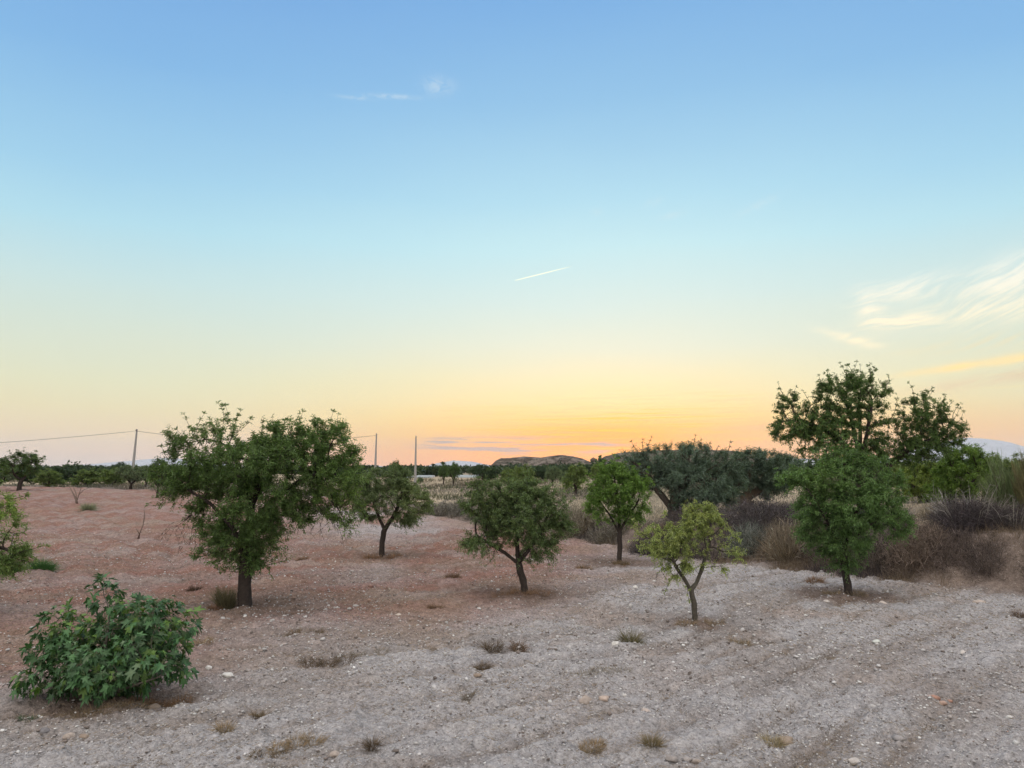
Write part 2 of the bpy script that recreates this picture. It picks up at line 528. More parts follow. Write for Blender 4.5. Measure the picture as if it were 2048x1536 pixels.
def build_ground():
    rows = np.concatenate([np.linspace(-40, 4, 14)[:-1], 4 * np.exp(np.linspace(0, math.log(32000 / 4), 980))])
    near = np.exp(np.linspace(math.log(5.5), math.log(40), 560))
    rows = np.unique(np.concatenate([rows[(rows < 5.5) | (rows > 40)], near]))
    cols = np.linspace(-1, 1, 860)
    half = .86 * np.maximum(rows, 0) + 9 + np.maximum(-rows, 0) * .5
    far = sstep(rows, 60, 400) * .6
    half = half * (1 + far)
    Y = np.repeat(rows[:, None], len(cols), 1)
    X = half[:, None] * cols[None, :]
    # spread the outermost columns wide so the ground has no visible side edge
    ex = np.abs(cols) > .985
    X[:, 0] = X[:, 0] * 1.0 - 400 - half * 2
    X[:, -1] = X[:, -1] + 400 + half * 2
    Z = ground_z(X, Y)
    v = np.stack([X, Y, Z], -1).reshape(-1, 3)
    nr, nc = X.shape
    idx = np.arange(nr * nc).reshape(nr, nc)
    f = np.stack([idx[:-1, :-1], idx[:-1, 1:], idx[1:, 1:], idx[1:, :-1]], -1).reshape(-1, 4)
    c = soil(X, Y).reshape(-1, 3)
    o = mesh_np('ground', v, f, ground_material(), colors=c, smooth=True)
    tag(o, 'dry ploughed earth, chalky grey in front and rust red on the left', kind='structure')


build_ground()


# ------------------------------------------------------------------ growing things
def grow(trunks, lobes, natt, step, kill, rg, up=.12, iters=70, jit=.25):
    """space colonisation: trunks = polylines (local coordinates), lobes = (centre, radii)"""
    pos = [np.array(trunks[0][0], float)]
    par = [-1]
    for k, tr in enumerate(trunks):
        pts = [np.array(p, float) for p in tr]
        if k == 0:
            cur = 0
        else:
            cur = int(np.argmin([np.linalg.norm(q - pts[0]) for q in pos]))
        for a, b in zip(pts[:-1], pts[1:]):
            n = max(1, int(np.linalg.norm(b - a) / step + .5))
            for i in range(1, n + 1):
                q = a + (b - a) * i / n
                if i < n or True:
                    q = q + rg.normal(0, step * .07, 3)
                pos.append(q); par.append(cur); cur = len(pos) - 1
    vol = np.array([np.prod(r) ** .8 * (w if w else 1) for c, r, w in lobes]); vol /= vol.sum()
    A = []
    for (c, r, w), f in zip(lobes, vol):
        n = max(4, int(natt * f))
        d = unit(rg.normal(size=(n, 3))) * (rg.random((n, 1)) ** (1 / 2.6))
        A.append(np.array(c) + d * np.array(r))
    A = np.concatenate(A)
    P = np.array(pos)
    D = np.linalg.norm(A[:, None] - P[None], axis=2)
    near = D.argmin(1); nd = D.min(1)
    alive = np.ones(len(A), bool)
    pos = list(pos)
    for it in range(iters):
        ai = np.nonzero(alive)[0]
        if len(ai) < 3:
            break
        dv = unit(A[ai] - np.array(pos)[near[ai]])
        un, inv = np.unique(near[ai], return_inverse=True)
        s = np.zeros((len(un), 3)); np.add.at(s, inv, dv)
        s = unit(unit(s) + rg.normal(0, jit, s.shape) + np.array([0, 0, up]))
        new = np.array(pos)[un] + s * step
        i0 = len(pos)
        for q, p in zip(new, un):
            pos.append(q); par.append(int(p))
        D = np.linalg.norm(A[ai][:, None] - new[None], axis=2)
        m = D.argmin(1); dm = D.min(1)
        bet = dm < nd[ai]
        near[ai[bet]] = m[bet] + i0; nd[ai[bet]] = dm[bet]
        alive[ai[dm < kill]] = False
        # drop attractors that make no progress
        if it % 12 == 11:
            alive[ai[rg.random(len(ai)) < .15]] = False
    return np.array(pos), np.array(par)


def add_spikes(P, par, spikes, step, rg):
    """long upright or drooping shoots: (start, end) polylines joined to the nearest node; returns node ids"""
    P = list(P); par = list(par); ids = []
    for a, b in spikes:
        cur = int(np.argmin(np.linalg.norm(np.array(P) - a, axis=1)))
        a0 = P[cur]
        n = max(2, int(np.linalg.norm(b - a0) / step))
        bend = rg.normal(0, .06, 3)
        for i in range(1, n + 1):
            t = i / n
            q = a0 + (b - a0) * t + bend * math.sin(t * math.pi) + rg.normal(0, step * .08, 3)
            P.append(q); par.append(cur); cur = len(P) - 1; ids.append(cur)
    return np.array(P), np.array(par), ids


def tipcount(par):
    n = len(par)
    ch = np.zeros(n, int)
    for i in range(1, n):
        ch[par[i]] += 1
    tc = np.where(ch == 0, 1, 0)
    for i in range(n - 1, 0, -1):
        tc[par[i]] += tc[i]
    return tc, ch


def radii(tc, rbase, rmin, ex=.5):
    return np.maximum(rmin, rbase * (tc / tc[0]) ** ex)


def tubes(P, par, rad, sides_big=8, thr=.03, flare=None, knob=0.0, rg=None):
    """mesh of all branches as tapered tubes; returns verts, faces"""
    n = len(P)
    kids = [[] for _ in range(n)]
    for i in range(1, n):
        kids[par[i]].append(i)
    V = []; Fc = []; off = 0
    starts = [(0, -1)]
    while starts:
        s, pr = starts.pop()
        chain = ([pr] if pr >= 0 else []) + [s]
        cur = s
        while kids[cur]:
            ks = sorted(kids[cur], key=lambda k: -rad[k])
            for k in ks[1:]:
                starts.append((k, cur))
            cur = ks[0]; chain.append(cur)
        if len(chain) < 2:
            continue
        p = P[chain].copy()
        r = rad[chain].copy()
        if pr >= 0:
            r[0] = min(r[0], r[1] * 1.15)
        r[-1] *= .5
        if len(p) > 3:                                    # relax the zigzag
            q = p.copy(); q[1:-1] = .5 * p[1:-1] + .25 * (p[:-2] + p[2:]); p = q
            r2 = r.copy(); r2[1:-1] = .5 * r[1:-1] + .25 * (r[:-2] + r[2:]); r = r2
        if flare and pr < 0:
            h = p[:, 2] - p[0, 2]
            r = r * (1 + flare * np.exp(-np.maximum(h, 0) / .12))
        k = sides_big if r.max() > thr else (5 if r.max() > thr * .4 else 3)
        t = np.gradient(p, axis=0); t = unit(t)
        ref = np.array([.3, .9, .2]) if abs(t[0][2]) > .5 else np.array([0, .1, 1.])
        a = unit(np.cross(t, ref)); b = np.cross(t, a)
        an = np.arange(k) * 2 * math.pi / k
        rr = r[:, None] * np.ones(k)
        if knob and rg is not None and r.max() > thr:
            rr = rr * (1 + rg.normal(0, knob, rr.shape))
        ring = p[:, None] + rr[..., None] * (np.cos(an)[None, :, None] * a[:, None] + np.sin(an)[None, :, None] * b[:, None])
        m = len(p)
        V.append(ring.reshape(-1, 3))
        i = np.arange(m - 1)[:, None] * k + np.arange(k)[None] + off
        j = np.arange(m - 1)[:, None] * k + (np.arange(k)[None] + 1) % k + off
        Fc.append(np.stack([i, j, j + k, i + k], -1).reshape(-1, 4))
        off += m * k
    return np.concatenate(V), np.concatenate(Fc)


def leaf_cloud(P, par, w, n, shoot, lsize, lwid, rg, up=.5, out=.35, droop=.3, per=12, ctr=None, spread=.75):
    """n leaves on short shoots growing from nodes chosen with weight w.
    returns leaf base (n,3), direction (n,3), shoot lines"""
    ns = max(4, int(n / per))
    ids = rg.choice(len(P), ns, p=w / w.sum())
    base = P[ids]
    bd = unit(P[ids] - P[np.maximum(par[ids], 0)] + 1e-6)
    o = unit(base - ctr)
    d = unit(.55 * bd + np.array([0, 0, up]) + out * o + rg.normal(0, .42, (ns, 3)))
    L = shoot * rg.uniform(.45, 1.35, ns)
    t = np.tile((np.arange(per) + .5) / per, (ns, 1)) ** .8
    t = t + rg.normal(0, .02, t.shape)
    cur = np.array([0, 0, -droop])
    q = base[:, None] + d[:, None] * (L[:, None] * t)[..., None] + cur * (L[:, None] * t ** 2)[..., None] * .5
    ax = unit(np.cross(d, rg.normal(size=(ns, 3))))
    bx = np.cross(d, ax)
    ang = np.arange(per)[None] * 2.39996 + rg.uniform(0, 6.28, (ns, 1))
    side = np.cos(ang)[..., None] * ax[:, None] + np.sin(ang)[..., None] * bx[:, None]
    ld = unit(.55 * d[:, None] + spread * side + np.array([0, 0, -droop]) + rg.normal(0, .18, q.shape))
    sh = (base, base + d * L[:, None] * .95)
    return q.reshape(-1, 3), ld.reshape(-1, 3), np.repeat(np.arange(ns), per), sh


def leaf_mesh(q, ld, size, wid, rg, fold=.25, jit=.3):
    n = len(q)
    s = size * rg.uniform(.6, 1.25, n)[:, None]
    rnd = rg.normal(size=(n, 3)) + np.array([0, 0, 1.2])      # blades tend to face up
    a = unit(np.cross(ld, rnd)); up = np.cross(a, ld)
    w = s * wid
    v = np.empty((n, 4, 3))
    v[:, 0] = q
    v[:, 1] = q + ld * s * .48 + a * w * .5 + up * w * fold
    v[:, 2] = q + ld * s - up * s * .12
    v[:, 3] = q + ld * s * .48 - a * w * .5 + up * w * fold
    i = np.arange(n)[:, None] * 4
    f = np.concatenate([i + np.array([0, 1, 2]), i + np.array([0, 2, 3])], 0)
    return v.reshape(-1, 3), f


def leaf_colors(q, clump, base, rg, amp=.28, hue=.3, seed=0, scale=1.4, tip=None):
    """per-leaf albedo: clumps of darker, greyer and yellower foliage"""
    b = np.asarray(base, float)
    n = fbm(q[:, 0] * scale + q[:, 2] * .7, q[:, 1] * scale + q[:, 2] * scale, seed, 3)
    k = (1 + (n - .5) * 2.2 * amp + rg.normal(0, .24, len(q)))[:, None]
    cn = rg.random(int(clump.max()) + 1)[clump]
    yel = (np.clip(cn * 1.2 - .55, 0, 1) * hue)[:, None]
    gr = (np.clip(.4 - cn, 0, 1) * hue * 1.2)[:, None]
    c = b * k * 1.42
    c = c * (1 - yel) + (b * np.array([2.0, 1.65, 1.05])) * yel
    c = c * (1 - gr) + (b.mean() * np.array([1.05, 1.25, .95])) * gr
    return np.clip(np.repeat(c, 4, 0), .004, .6)


def strips(a, b, w, sag=None):
    """thin two-sided ribbons from a to b (three points when sag is given)"""
    n = len(a)
    d = unit(b - a)
    s = unit(np.cross(d, np.array([.12, 1, .07]) + rng.normal(0, .3, (n, 3))))
    w = np.asarray(w).reshape(-1, 1) if np.ndim(w) else np.full((n, 1), w)
    mid = (a + b) / 2 + (0 if sag is None else sag)
    v = np.stack([a - s * w / 2, a + s * w / 2, mid - s * w * .4, mid + s * w * .4, b], 1)
    i = np.arange(n)[:, None] * 5
    q = i + np.array([0, 1, 3, 2]); t = i + np.array([2, 3, 4])
    return v.reshape(-1, 3), q, t


GREEN = np.array([.070, .118, .034])
BARK = np.array([.045, .036, .031])


def make_tree(name, base, trunks, lobes, label, cat='tree', group=None, seed=1, natt=900, step=.15, kill=.22,
              nleaf=20000, leaf=.085, lw=.30, shoot=.3, rbase=.14, rmin=.006, col=GREEN, bark=BARK, up=.5, out=.35, droop=.3,
              spikes=(), tipmax=7, per=12, amp=.28, hue=.3, dead=(), flare=.5, tips_only=False, ex=.58, spike_leaves=1.5, cscale=1.4,
              knob=.05, growup=.12, autosp=0, spl=.4, thin_low=0.0, yel_zone=None):
    rg = np.random.default_rng(seed)
    root = empty(name, base, label, cat, group)
    P, par = grow(trunks, lobes, natt, step, kill, rg, up=growup)
    ids = []
    if autosp:                                           # leafy upright shoots all over the top of the crown
        ct0, _ = tipcount(par)
        cand = np.nonzero((ct0 <= 2) & (P[:, 2] > np.percentile(P[:, 2], 55)))[0]
        pick = rg.choice(cand, min(autosp, len(cand)), replace=False)
        cc0 = P.mean(0)
        spikes = list(spikes)
        for i in pick:
            o = unit(P[i] - cc0); o[1] *= .6
            d = unit(o * .7 + np.array([0, 0, .9]) + rg.normal(0, .2, 3))
            spikes.append((P[i], P[i] + d * spl * rg.uniform(.4, 1.2)))
    if len(spikes):
        P, par, ids = add_spikes(P, par, spikes, step, rg)
    tc, ch = tipcount(par)
    rad = radii(tc, rbase, rmin, ex)
    V, Fq = tubes(P, par, rad, flare=flare, knob=knob, rg=rg)
    V[:, :] += (fbm(V[:, 0] * 9 + V[:, 1] * 5, V[:, 2] * 5, seed + 5, 3)[:, None] - .5) * unit(V - np.array([P[0][0], P[0][1], 0])) * np.array([1, 1, 0]) * rbase * .45
    c = np.asarray(bark) * (.85 + .5 * fbm(V[:, 0] * 6 + V[:, 1] * 3, V[:, 2] * 3, seed, 3))[:, None]
    mesh_np('trunk', V, Fq, M_BARK, root, c, smooth=True)
    w = np.where(tc <= tipmax, 1.0, 0.0)
    w[:2] = 0
    hole = fbm((P[:, 0] + P[:, 1] * .5) * 2.3 + seed, (P[:, 2] + P[:, 1] * .4) * 2.3, seed + 40, 2)
    w = w * np.where(hole > .43, 1.0, .18)                # thin places where the sky shows through
    if thin_low:
        lo = np.percentile(P[tc <= 2][:, 2], 25)
        w = w * np.where(P[:, 2] < lo, 1 - thin_low, 1.0)
    ctr = P[tc <= 2].mean(0) - np.array([0, 0, .3])
    if ids:
        w[ids] = 0
    q, ld, cl, sh = leaf_cloud(P, par, w, nleaf, shoot, leaf, lw, rg, up, out, droop, per, ctr)
    sa, sb = sh
    if ids:
        w2 = np.zeros(len(P)); w2[ids] = 1
        q2, ld2, cl2, sh2 = leaf_cloud(P, par, w2, int(len(ids) * 9 * spike_leaves), shoot * .22, leaf, lw, rg, up, .1, droop * .6, 3, ctr)
        q = np.concatenate([q, q2]); ld = np.concatenate([ld, ld2]); cl = np.concatenate([cl, cl2 + cl.max() + 1])
        sa = np.concatenate([sa, sh2[0]]); sb = np.concatenate([sb, sh2[1]])
    v, f = leaf_mesh(q, ld, leaf, lw, rg)
    cc = leaf_colors(q, cl, col, rg, amp, hue, seed, cscale)
    if yel_zone is not None:
        yc, yr, yf = yel_zone
        m = np.exp(-(((q - yc) / yr) ** 2).sum(1))
        m = np.repeat(m, 4)[:, None] * yf
        cc = cc * (1 - m) + cc * np.array([2.2, 1.9, 1.3]) * m
    sv, sq, stt = strips(sa, sb, .0055 if leaf < .15 else .012)
    nv = len(v)
    V2 = np.concatenate([v, sv]); cc = np.concatenate([cc, np.tile(np.array([.10, .09, .05]), (len(sv), 1))])
    mesh_np('crown', V2, [f, sq + nv, stt + nv], M_LEAF, root, cc)
    if len(dead):
        for (c0, r0, nn, L, dr) in dead:                     # bare hanging twigs
            A = []; B = []; Wd = []
            near = P[np.argmin(np.linalg.norm(P - c0, axis=1))]
            for i in range(nn):
                p = np.array(c0) + unit(rg.normal(size=3)) * np.array(r0) * rg.random() ** .5
                A.append(near); B.append(p); Wd.append(.012)
                pts = [p]
                d = unit(np.array([rg.normal(0, .6), rg.normal(0, .6), .1 - dr * .5]))
                for k in range(5):
                    pts.append(pts[-1] + d * L / 5)
                    d = unit(d + rg.normal(0, .25, 3) + np.array([0, 0, -dr * .35]))
                    if k > 0 and rg.random() < .8:
                        e = pts[-1] + unit(d + rg.normal(0, .7, 3)) * L * rg.uniform(.15, .4)
                        A.append(pts[-1]); B.append(e); Wd.append(.006)
                for a, b in zip(pts[:-1], pts[1:]):
                    A.append(a); B.append(b); Wd.append(.011)
            dv, dq, dt = strips(np.array(A), np.array(B), np.array(Wd))
            mesh_np('dead_twigs', dv, [dq, dt], M_BARK, root, np.tile(np.array([.06, .048, .042]), (len(dv), 1)))
    return root


def px_tree(ub, vb, trunks_px, lobes_px, label, spikes_px=(), dead_px=(), depth=None, name='almond_tree', **kw):
    """tree described by where it stands and how it looks in the photo; depths are metres behind the base"""
    B = gp(ub, vb) if depth is None else on_ray(ub, depth)
    s = B[1] / F

    def loc(u, v, dy=0.0):
        return at(u, v, B[1] + dy) - B
    tr = [[loc(*p) for p in t] for t in trunks_px]
    tr[0][0] = np.array([0, 0, -.08])
    lb = []
    for l in lobes_px:
        u, v, ru, rv = l[:4]
        dy = l[4] if len(l) > 4 else 0.0
        rd = l[5] if len(l) > 5 else ru * s * .9
        wt = l[6] if len(l) > 6 else 1.0
        lb.append((loc(u, v, dy), (ru * s, rd, rv * s), wt))
    sp = [(loc(*a), loc(*b)) for a, b in spikes_px]
    dd = [(loc(*c), (r[0] * s, r[0] * s, r[1] * s), n, L, dr) for c, r, n, L, dr in dead_px]
    yz = kw.pop('yz', None)
    if yz:
        kw['yel_zone'] = (loc(*yz[0]), np.array([yz[1][0] * s, yz[1][0] * s * 2, yz[1][1] * s]), yz[2])
    return make_tree(name, B, tr, lb, label, spikes=sp, dead=dd, **kw)


G_FORE = 'almond trees scattered over the ploughed field'
# the large wide almond on the left
px_tree(490, 1216, [[(490, 1216), (489, 1170), (492, 1120), (497, 1060, .1), (505, 1010, .2)],
                    [(492, 1120), (468, 1060, -.3), (425, 1010, -.4), (385, 985, -.5)],
                    [(497, 1060, .1), (545, 1000, .2), (610, 955, .1), (660, 945)],
                    [(505, 1010, .2), (480, 940, .3), (455, 890)],
                    [(505, 1010, .2), (535, 930, -.3), (560, 880)]],
        [(520, 935, 150, 62), (400, 955, 85, 55), (640, 930, 78, 62), (440, 880, 60, 45), (590, 885, 80, 45), (690, 985, 45, 55, -.3),
         (352, 893, 24, 28), (345, 965, 45, 45), (510, 1010, 105, 55, -.2), (490, 1090, 76, 55, 0, .9, 1.6), (492, 1130, 55, 30, 0, .7, 1.5), (430, 1085, 30, 40, -.2), (540, 1125, 34, 24, -.1), (435, 1100, 36, 40, -.3, .6, 2.5), (545, 1100, 34, 34, -.2),
         (330, 1000, 32, 18), (670, 875, 32, 30), (620, 1015, 55, 38), (430, 1035, 60, 34), (560, 1045, 52, 38, -.2), (455, 1050, 44, 30, .2), (692, 1028, 38, 46, -.2)],
        'big wide almond tree with tall leafy shoots and green skirting its trunk',
        spikes_px=[((440, 870), (438, 806)), ((455, 875), (482, 822)), ((500, 880), (526, 838)), ((400, 880), (368, 828)), ((400, 890), (408, 830)),
                   ((430, 880), (420, 840)), ((560, 880), (578, 842)), ((600, 880), (612, 850)), ((640, 880), (668, 824)), ((640, 890), (640, 850)),
                   ((660, 900), (700, 872)), ((350, 900), (338, 866)), ((680, 910), (708, 905)), ((480, 870), (500, 840)), ((690, 1000), (700, 1070)),
                   ((700, 1000), (735, 1045)), ((340, 1000), (300, 1010)), ((540, 870), (545, 836)), ((360, 940), (325, 940))],
        dead_px=[((405, 1055), (35, 16), 26, .75, .9), ((665, 1010), (38, 18), 20, .9, 1.0), ((370, 1045), (26, 10), 10, .6, .8)],
        group=G_FORE, seed=11, autosp=130, spl=.45, natt=1900, step=.14, kill=.19, nleaf=92000, leaf=.082, lw=.30, shoot=.30, rbase=.155, up=.75, out=.3,
        col=GREEN * .95, flare=.25, yz=((700, 1000), (60, 55), .35), hue=.35)
# the small almond with a forked trunk
px_tree(763, 1118, [[(763, 1118), (764, 1085), (769, 1058)], [(769, 1058), (758, 1035, .1), (748, 1010, .2)], [(769, 1058), (786, 1035), (800, 1005)]],
        [(795, 1000, 62, 38), (742, 985, 45, 40), (830, 1012, 32, 28), (785, 965, 42, 30), (735, 1020, 28, 20), (808, 1035, 35, 16)],
        'small grey-green almond tree with a dark forked trunk, right of the big wide almond', dead_px=[((738, 1050), (10, 4), 4, .35, .3)],
        spikes_px=[((790, 970), (782, 930)), ((760, 970), (752, 938)), ((810, 980), (822, 952))],
        group=G_FORE, seed=12, autosp=50, spl=.36, natt=700, step=.13, kill=.19, nleaf=30000, leaf=.085, shoot=.27, rbase=.105, col=np.array([.088, .122, .052]), up=.25, droop=.5, flare=.3,
        yz=((830, 1000), (30, 30), .3))
# centre tree with the leaning trunk
px_tree(1050, 1190, [[(1050, 1190), (1046, 1160), (1036, 1128)], [(1036, 1128), (1010, 1105, .1), (975, 1085, .1), (950, 1070, 0)],
                     [(1036, 1128), (1034, 1085, .1), (1032, 1040)], [(1036, 1128), (1062, 1095, -.2), (1085, 1060)]],
        [(1035, 1045, 80, 62), (965, 1010, 34, 42), (1100, 1020, 38, 45), (1035, 985, 55, 26), (970, 1085, 42, 30, 0, None or .5, .5), (1085, 1090, 32, 26),
         (1118, 1055, 24, 28), (1050, 1115, 35, 18), (1010, 1060, 50, 35, .4), (955, 1050, 24, 26)],
        'almond tree with a short trunk leaning left and wispy bare twigs at its lower left',
        spikes_px=[((1030, 990), (1018, 948)), ((1000, 990), (992, 952)), ((1050, 990), (1056, 945)), ((1075, 1000), (1090, 962)), ((960, 1000), (942, 968)),
                   ((1110, 1010), (1138, 985)), ((1085, 1100), (1100, 1138)), ((990, 1110), (975, 1130))],
        dead_px=[((955, 1080), (25, 12), 18, .55, .25), ((985, 1095), (25, 10), 12, .5, .3), ((1040, 1140), (6, 5), 3, .3, .6)],
        group=G_FORE, seed=13, autosp=60, spl=.4, natt=1000, step=.12, kill=.17, nleaf=42000, leaf=.075, shoot=.27, rbase=.098, col=np.array([.082, .122, .046]), up=.35, droop=.45, flare=.25,
        thin_low=.3, hue=.5, knob=.09)
# fresh green one behind
px_tree(1239, 1128, [[(1239, 1128), (1240, 1095), (1239, 1065)], [(1239, 1065), (1222, 1035), (1205, 1010)], [(1239, 1065), (1258, 1030), (1278, 1000)], [(1239, 1065), (1238, 1020, .3), (1232, 980)]],
        [(1240, 990, 56, 52), (1198, 1002, 30, 34), (1280, 985, 28, 32), (1228, 950, 34, 24), (1262, 1030, 30, 24), (1212, 1040, 28, 18)],
        'fresh green almond tree on a straight dark trunk, left of the yellowish sapling',
        spikes_px=[((1220, 955), (1200, 918)), ((1230, 950), (1226, 912)), ((1245, 955), (1252, 925)), ((1275, 970), (1296, 938)), ((1190, 985), (1172, 950))],
        group=G_FORE, seed=14, autosp=60, spl=.42, natt=700, step=.14, kill=.2, nleaf=34000, leaf=.085, shoot=.26, rbase=.09, col=np.array([.095, .165, .034]), up=.6, flare=.4)
# yellowish sapling
px_tree(1391, 1250, [[(1391, 1250), (1389, 1215), (1384, 1185), (1372, 1163), (1356, 1140), (1344, 1118)],
                     [(1384, 1180), (1396, 1160, .1), (1404, 1135, .2), (1412, 1110, .3), (1420, 1085, .3)]],
        [(1305, 1082, 38, 30), (1350, 1075, 42, 30), (1400, 1035, 42, 26), (1385, 1075, 42, 34), (1445, 1085, 34, 30), (1340, 1110, 38, 20), (1280, 1075, 20, 24),
         (1345, 1135, 24, 22, 0, .25, .35), (1385, 1120, 34, 28), (1425, 1138, 30, 12, 0, .3, .5), (1470, 1100, 18, 20)],
        'slender young almond tree with yellow-green leaves, nearest of the upright trees',
        spikes_px=[((1385, 1030), (1375, 1003)), ((1410, 1030), (1412, 1008)), ((1340, 1060), (1330, 1025)), ((1290, 1065), (1268, 1040)), ((1460, 1075), (1480, 1082)),
                   ((1350, 1150), (1330, 1185)), ((1370, 1160), (1376, 1200))],
        dead_px=[((1322, 1140), (3, 6), 2, .25, .8)],
        group=G_FORE, seed=15, autosp=26, spl=0.18, natt=650, step=.09, kill=.13, nleaf=12500, leaf=.062, lw=.32, shoot=.17, rbase=.058, rmin=.004, col=np.array([.18, .215, .07]), up=.3, droop=.5,
        bark=np.array([.075, .066, .052]), flare=.2, knob=.10, per=9, hue=.5, ex=.5)
# large green almond right of centre
px_tree(1698, 1190, [[(1698, 1190), (1693, 1155), (1688, 1115), (1688, 1070)], [(1688, 1100), (1655, 1045, -.2), (1630, 1000, -.2)], [(1688, 1070), (1720, 1010, .2), (1760, 975, .2)],
                     [(1688, 1070), (1690, 1000, .1), (1690, 940, 0)], [(1688, 1090), (1740, 1050, -.2), (1785, 1025, -.3)]],
        [(1690, 1005, 98, 75), (1690, 935, 55, 38), (1600, 962, 42, 28), (1680, 1085, 66, 34), (1765, 985, 44, 50), (1795, 1040, 34, 42), (1625, 1040, 42, 50),
         (1690, 1128, 34, 18), (1740, 940, 38, 26), (1640, 910, 28, 18)],
        'dense dark green almond tree with a bare leaning trunk foot, right of the yellowish sapling',
        spikes_px=[((1685, 915), (1684, 872)), ((1690, 900), (1686, 835)), ((1670, 915), (1655, 885)), ((1735, 925), (1752, 905)), ((1600, 955), (1556, 958)), ((1765, 950), (1790, 925)),
                   ((1710, 915), (1722, 890)), ((1790, 1010), (1818, 990))],
        group=G_FORE, seed=16, autosp=90, spl=.45, natt=1200, step=.13, kill=.19, nleaf=62000, leaf=.078, shoot=.27, rbase=.10, col=np.array([.075, .132, .042]), up=.45, flare=.15,
        yz=((1640, 960), (40, 30), .25))
# tall old almond rising behind
px_tree(1722, 1000, [[(1722, 1000), (1722, 960), (1722, 925)], [(1722, 930), (1690, 890, .3), (1650, 860, .3), (1600, 840, .2)], [(1722, 930), (1710, 870, .2), (1695, 810, .1)],
                     [(1722, 925), (1735, 860, -.3), (1745, 800, -.3)], [(1722, 960), (1775, 935, .2), (1815, 900, .1), (1850, 865, 0)], [(1722, 930), (1720, 850, .6), (1718, 790, .6)],
                     [(1815, 900, .1), (1860, 880, .2), (1895, 860, .2)]],
        [(1700, 800, 62, 55), (1735, 790, 42, 42), (1690, 850, 62, 40), (1580, 845, 34, 42), (1575, 800, 22, 18), (1640, 865, 55, 38), (1740, 860, 40, 45), (1845, 830, 46, 44), (1885, 862, 44, 44), (1820, 870, 34, 30),
         (1840, 895, 52, 34), (1575, 885, 24, 14), (1620, 825, 34, 25), (1785, 898, 26, 26), (1798, 850, 16, 30), (1700, 900, 60, 30), (1760, 905, 34, 26), (1630, 905, 40, 20), (1815, 920, 28, 18), (1900, 885, 20, 16)],
        'tall old almond tree with a broad three-lobed crown against the sunset, tallest on the right',
        spikes_px=[((1690, 760), (1680, 728)), ((1710, 755), (1714, 724)), ((1735, 755), (1740, 728)), ((1670, 775), (1658, 742)), ((1755, 770), (1783, 762)), ((1575, 795), (1556, 768)),
                   ((1590, 800), (1592, 776)), ((1835, 800), (1818, 768)), ((1850, 800), (1852, 782)), ((1880, 830), (1888, 792)), ((1900, 850), (1922, 808)), ((1900, 860), (1932, 858)),
                   ((1560, 850), (1538, 855)), ((1900, 890), (1925, 890)), ((1640, 800), (1640, 770)), ((1780, 850), (1795, 800)), ((1780, 880), (1784, 830))],
        depth=30.5, group=G_FORE, seed=17, autosp=130, spl=.6, natt=1900, step=.19, kill=.25, nleaf=78000, leaf=.09, lw=.36, shoot=.30, rbase=.25, rmin=.010, col=GREEN * .85, up=.4, flare=.3, droop=.35)
# almond cut by the left edge
px_tree(-95, 1235, [[(-95, 1235), (-92, 1180), (-85, 1120)], [(-85, 1120), (-30, 1085, .2), (20, 1100)], [(-85, 1120), (-60, 1050), (-20, 1020)], [(-85, 1120), (-120, 1050), (-160, 1000)]],
        [(-60, 1030, 70, 45), (5, 1015, 32, 24, .6), (0, 1060, 42, 38), (-120, 1040, 80, 60), (12, 1122, 46, 28), (-60, 980, 60, 35), (-50, 1110, 60, 30)],
        'leafy almond tree cut off by the left edge, its low branches reaching in', spikes_px=[((20, 1115), (92, 1092)), ((10, 1060), (52, 1062)), ((10, 1000), (50, 990)), ((0, 1080), (48, 1088)), ((20, 1120), (70, 1128))],
        group=G_FORE, seed=18, autosp=20, spl=0.3, natt=800, step=.14, kill=.2, nleaf=26000, leaf=.08, shoot=.27, rbase=.13, col=np.array([.10, .155, .044]), up=.4, yz=((10, 1010), (50, 30), .5))

# ------------------------------------------------------------------ fig bush, front left
def fig_leaf_shape():
    """five-lobed blade in its own plane, stem at the origin, y along the blade"""
    o = []
    for a, r in ((-150, .22), (-118, .52), (-92, .30), (-62, .40), (-50, .66), (-40, .58), (-26, .33), (-12, .62), (0, .86), (12, .62), (26, .33), (40, .58),
                 (50, .66), (62, .40), (92, .30), (118, .52), (150, .22)):
        t = R(a)
        o.append((math.sin(t) * r, math.cos(t) * r + .34))
    return np.array(o)


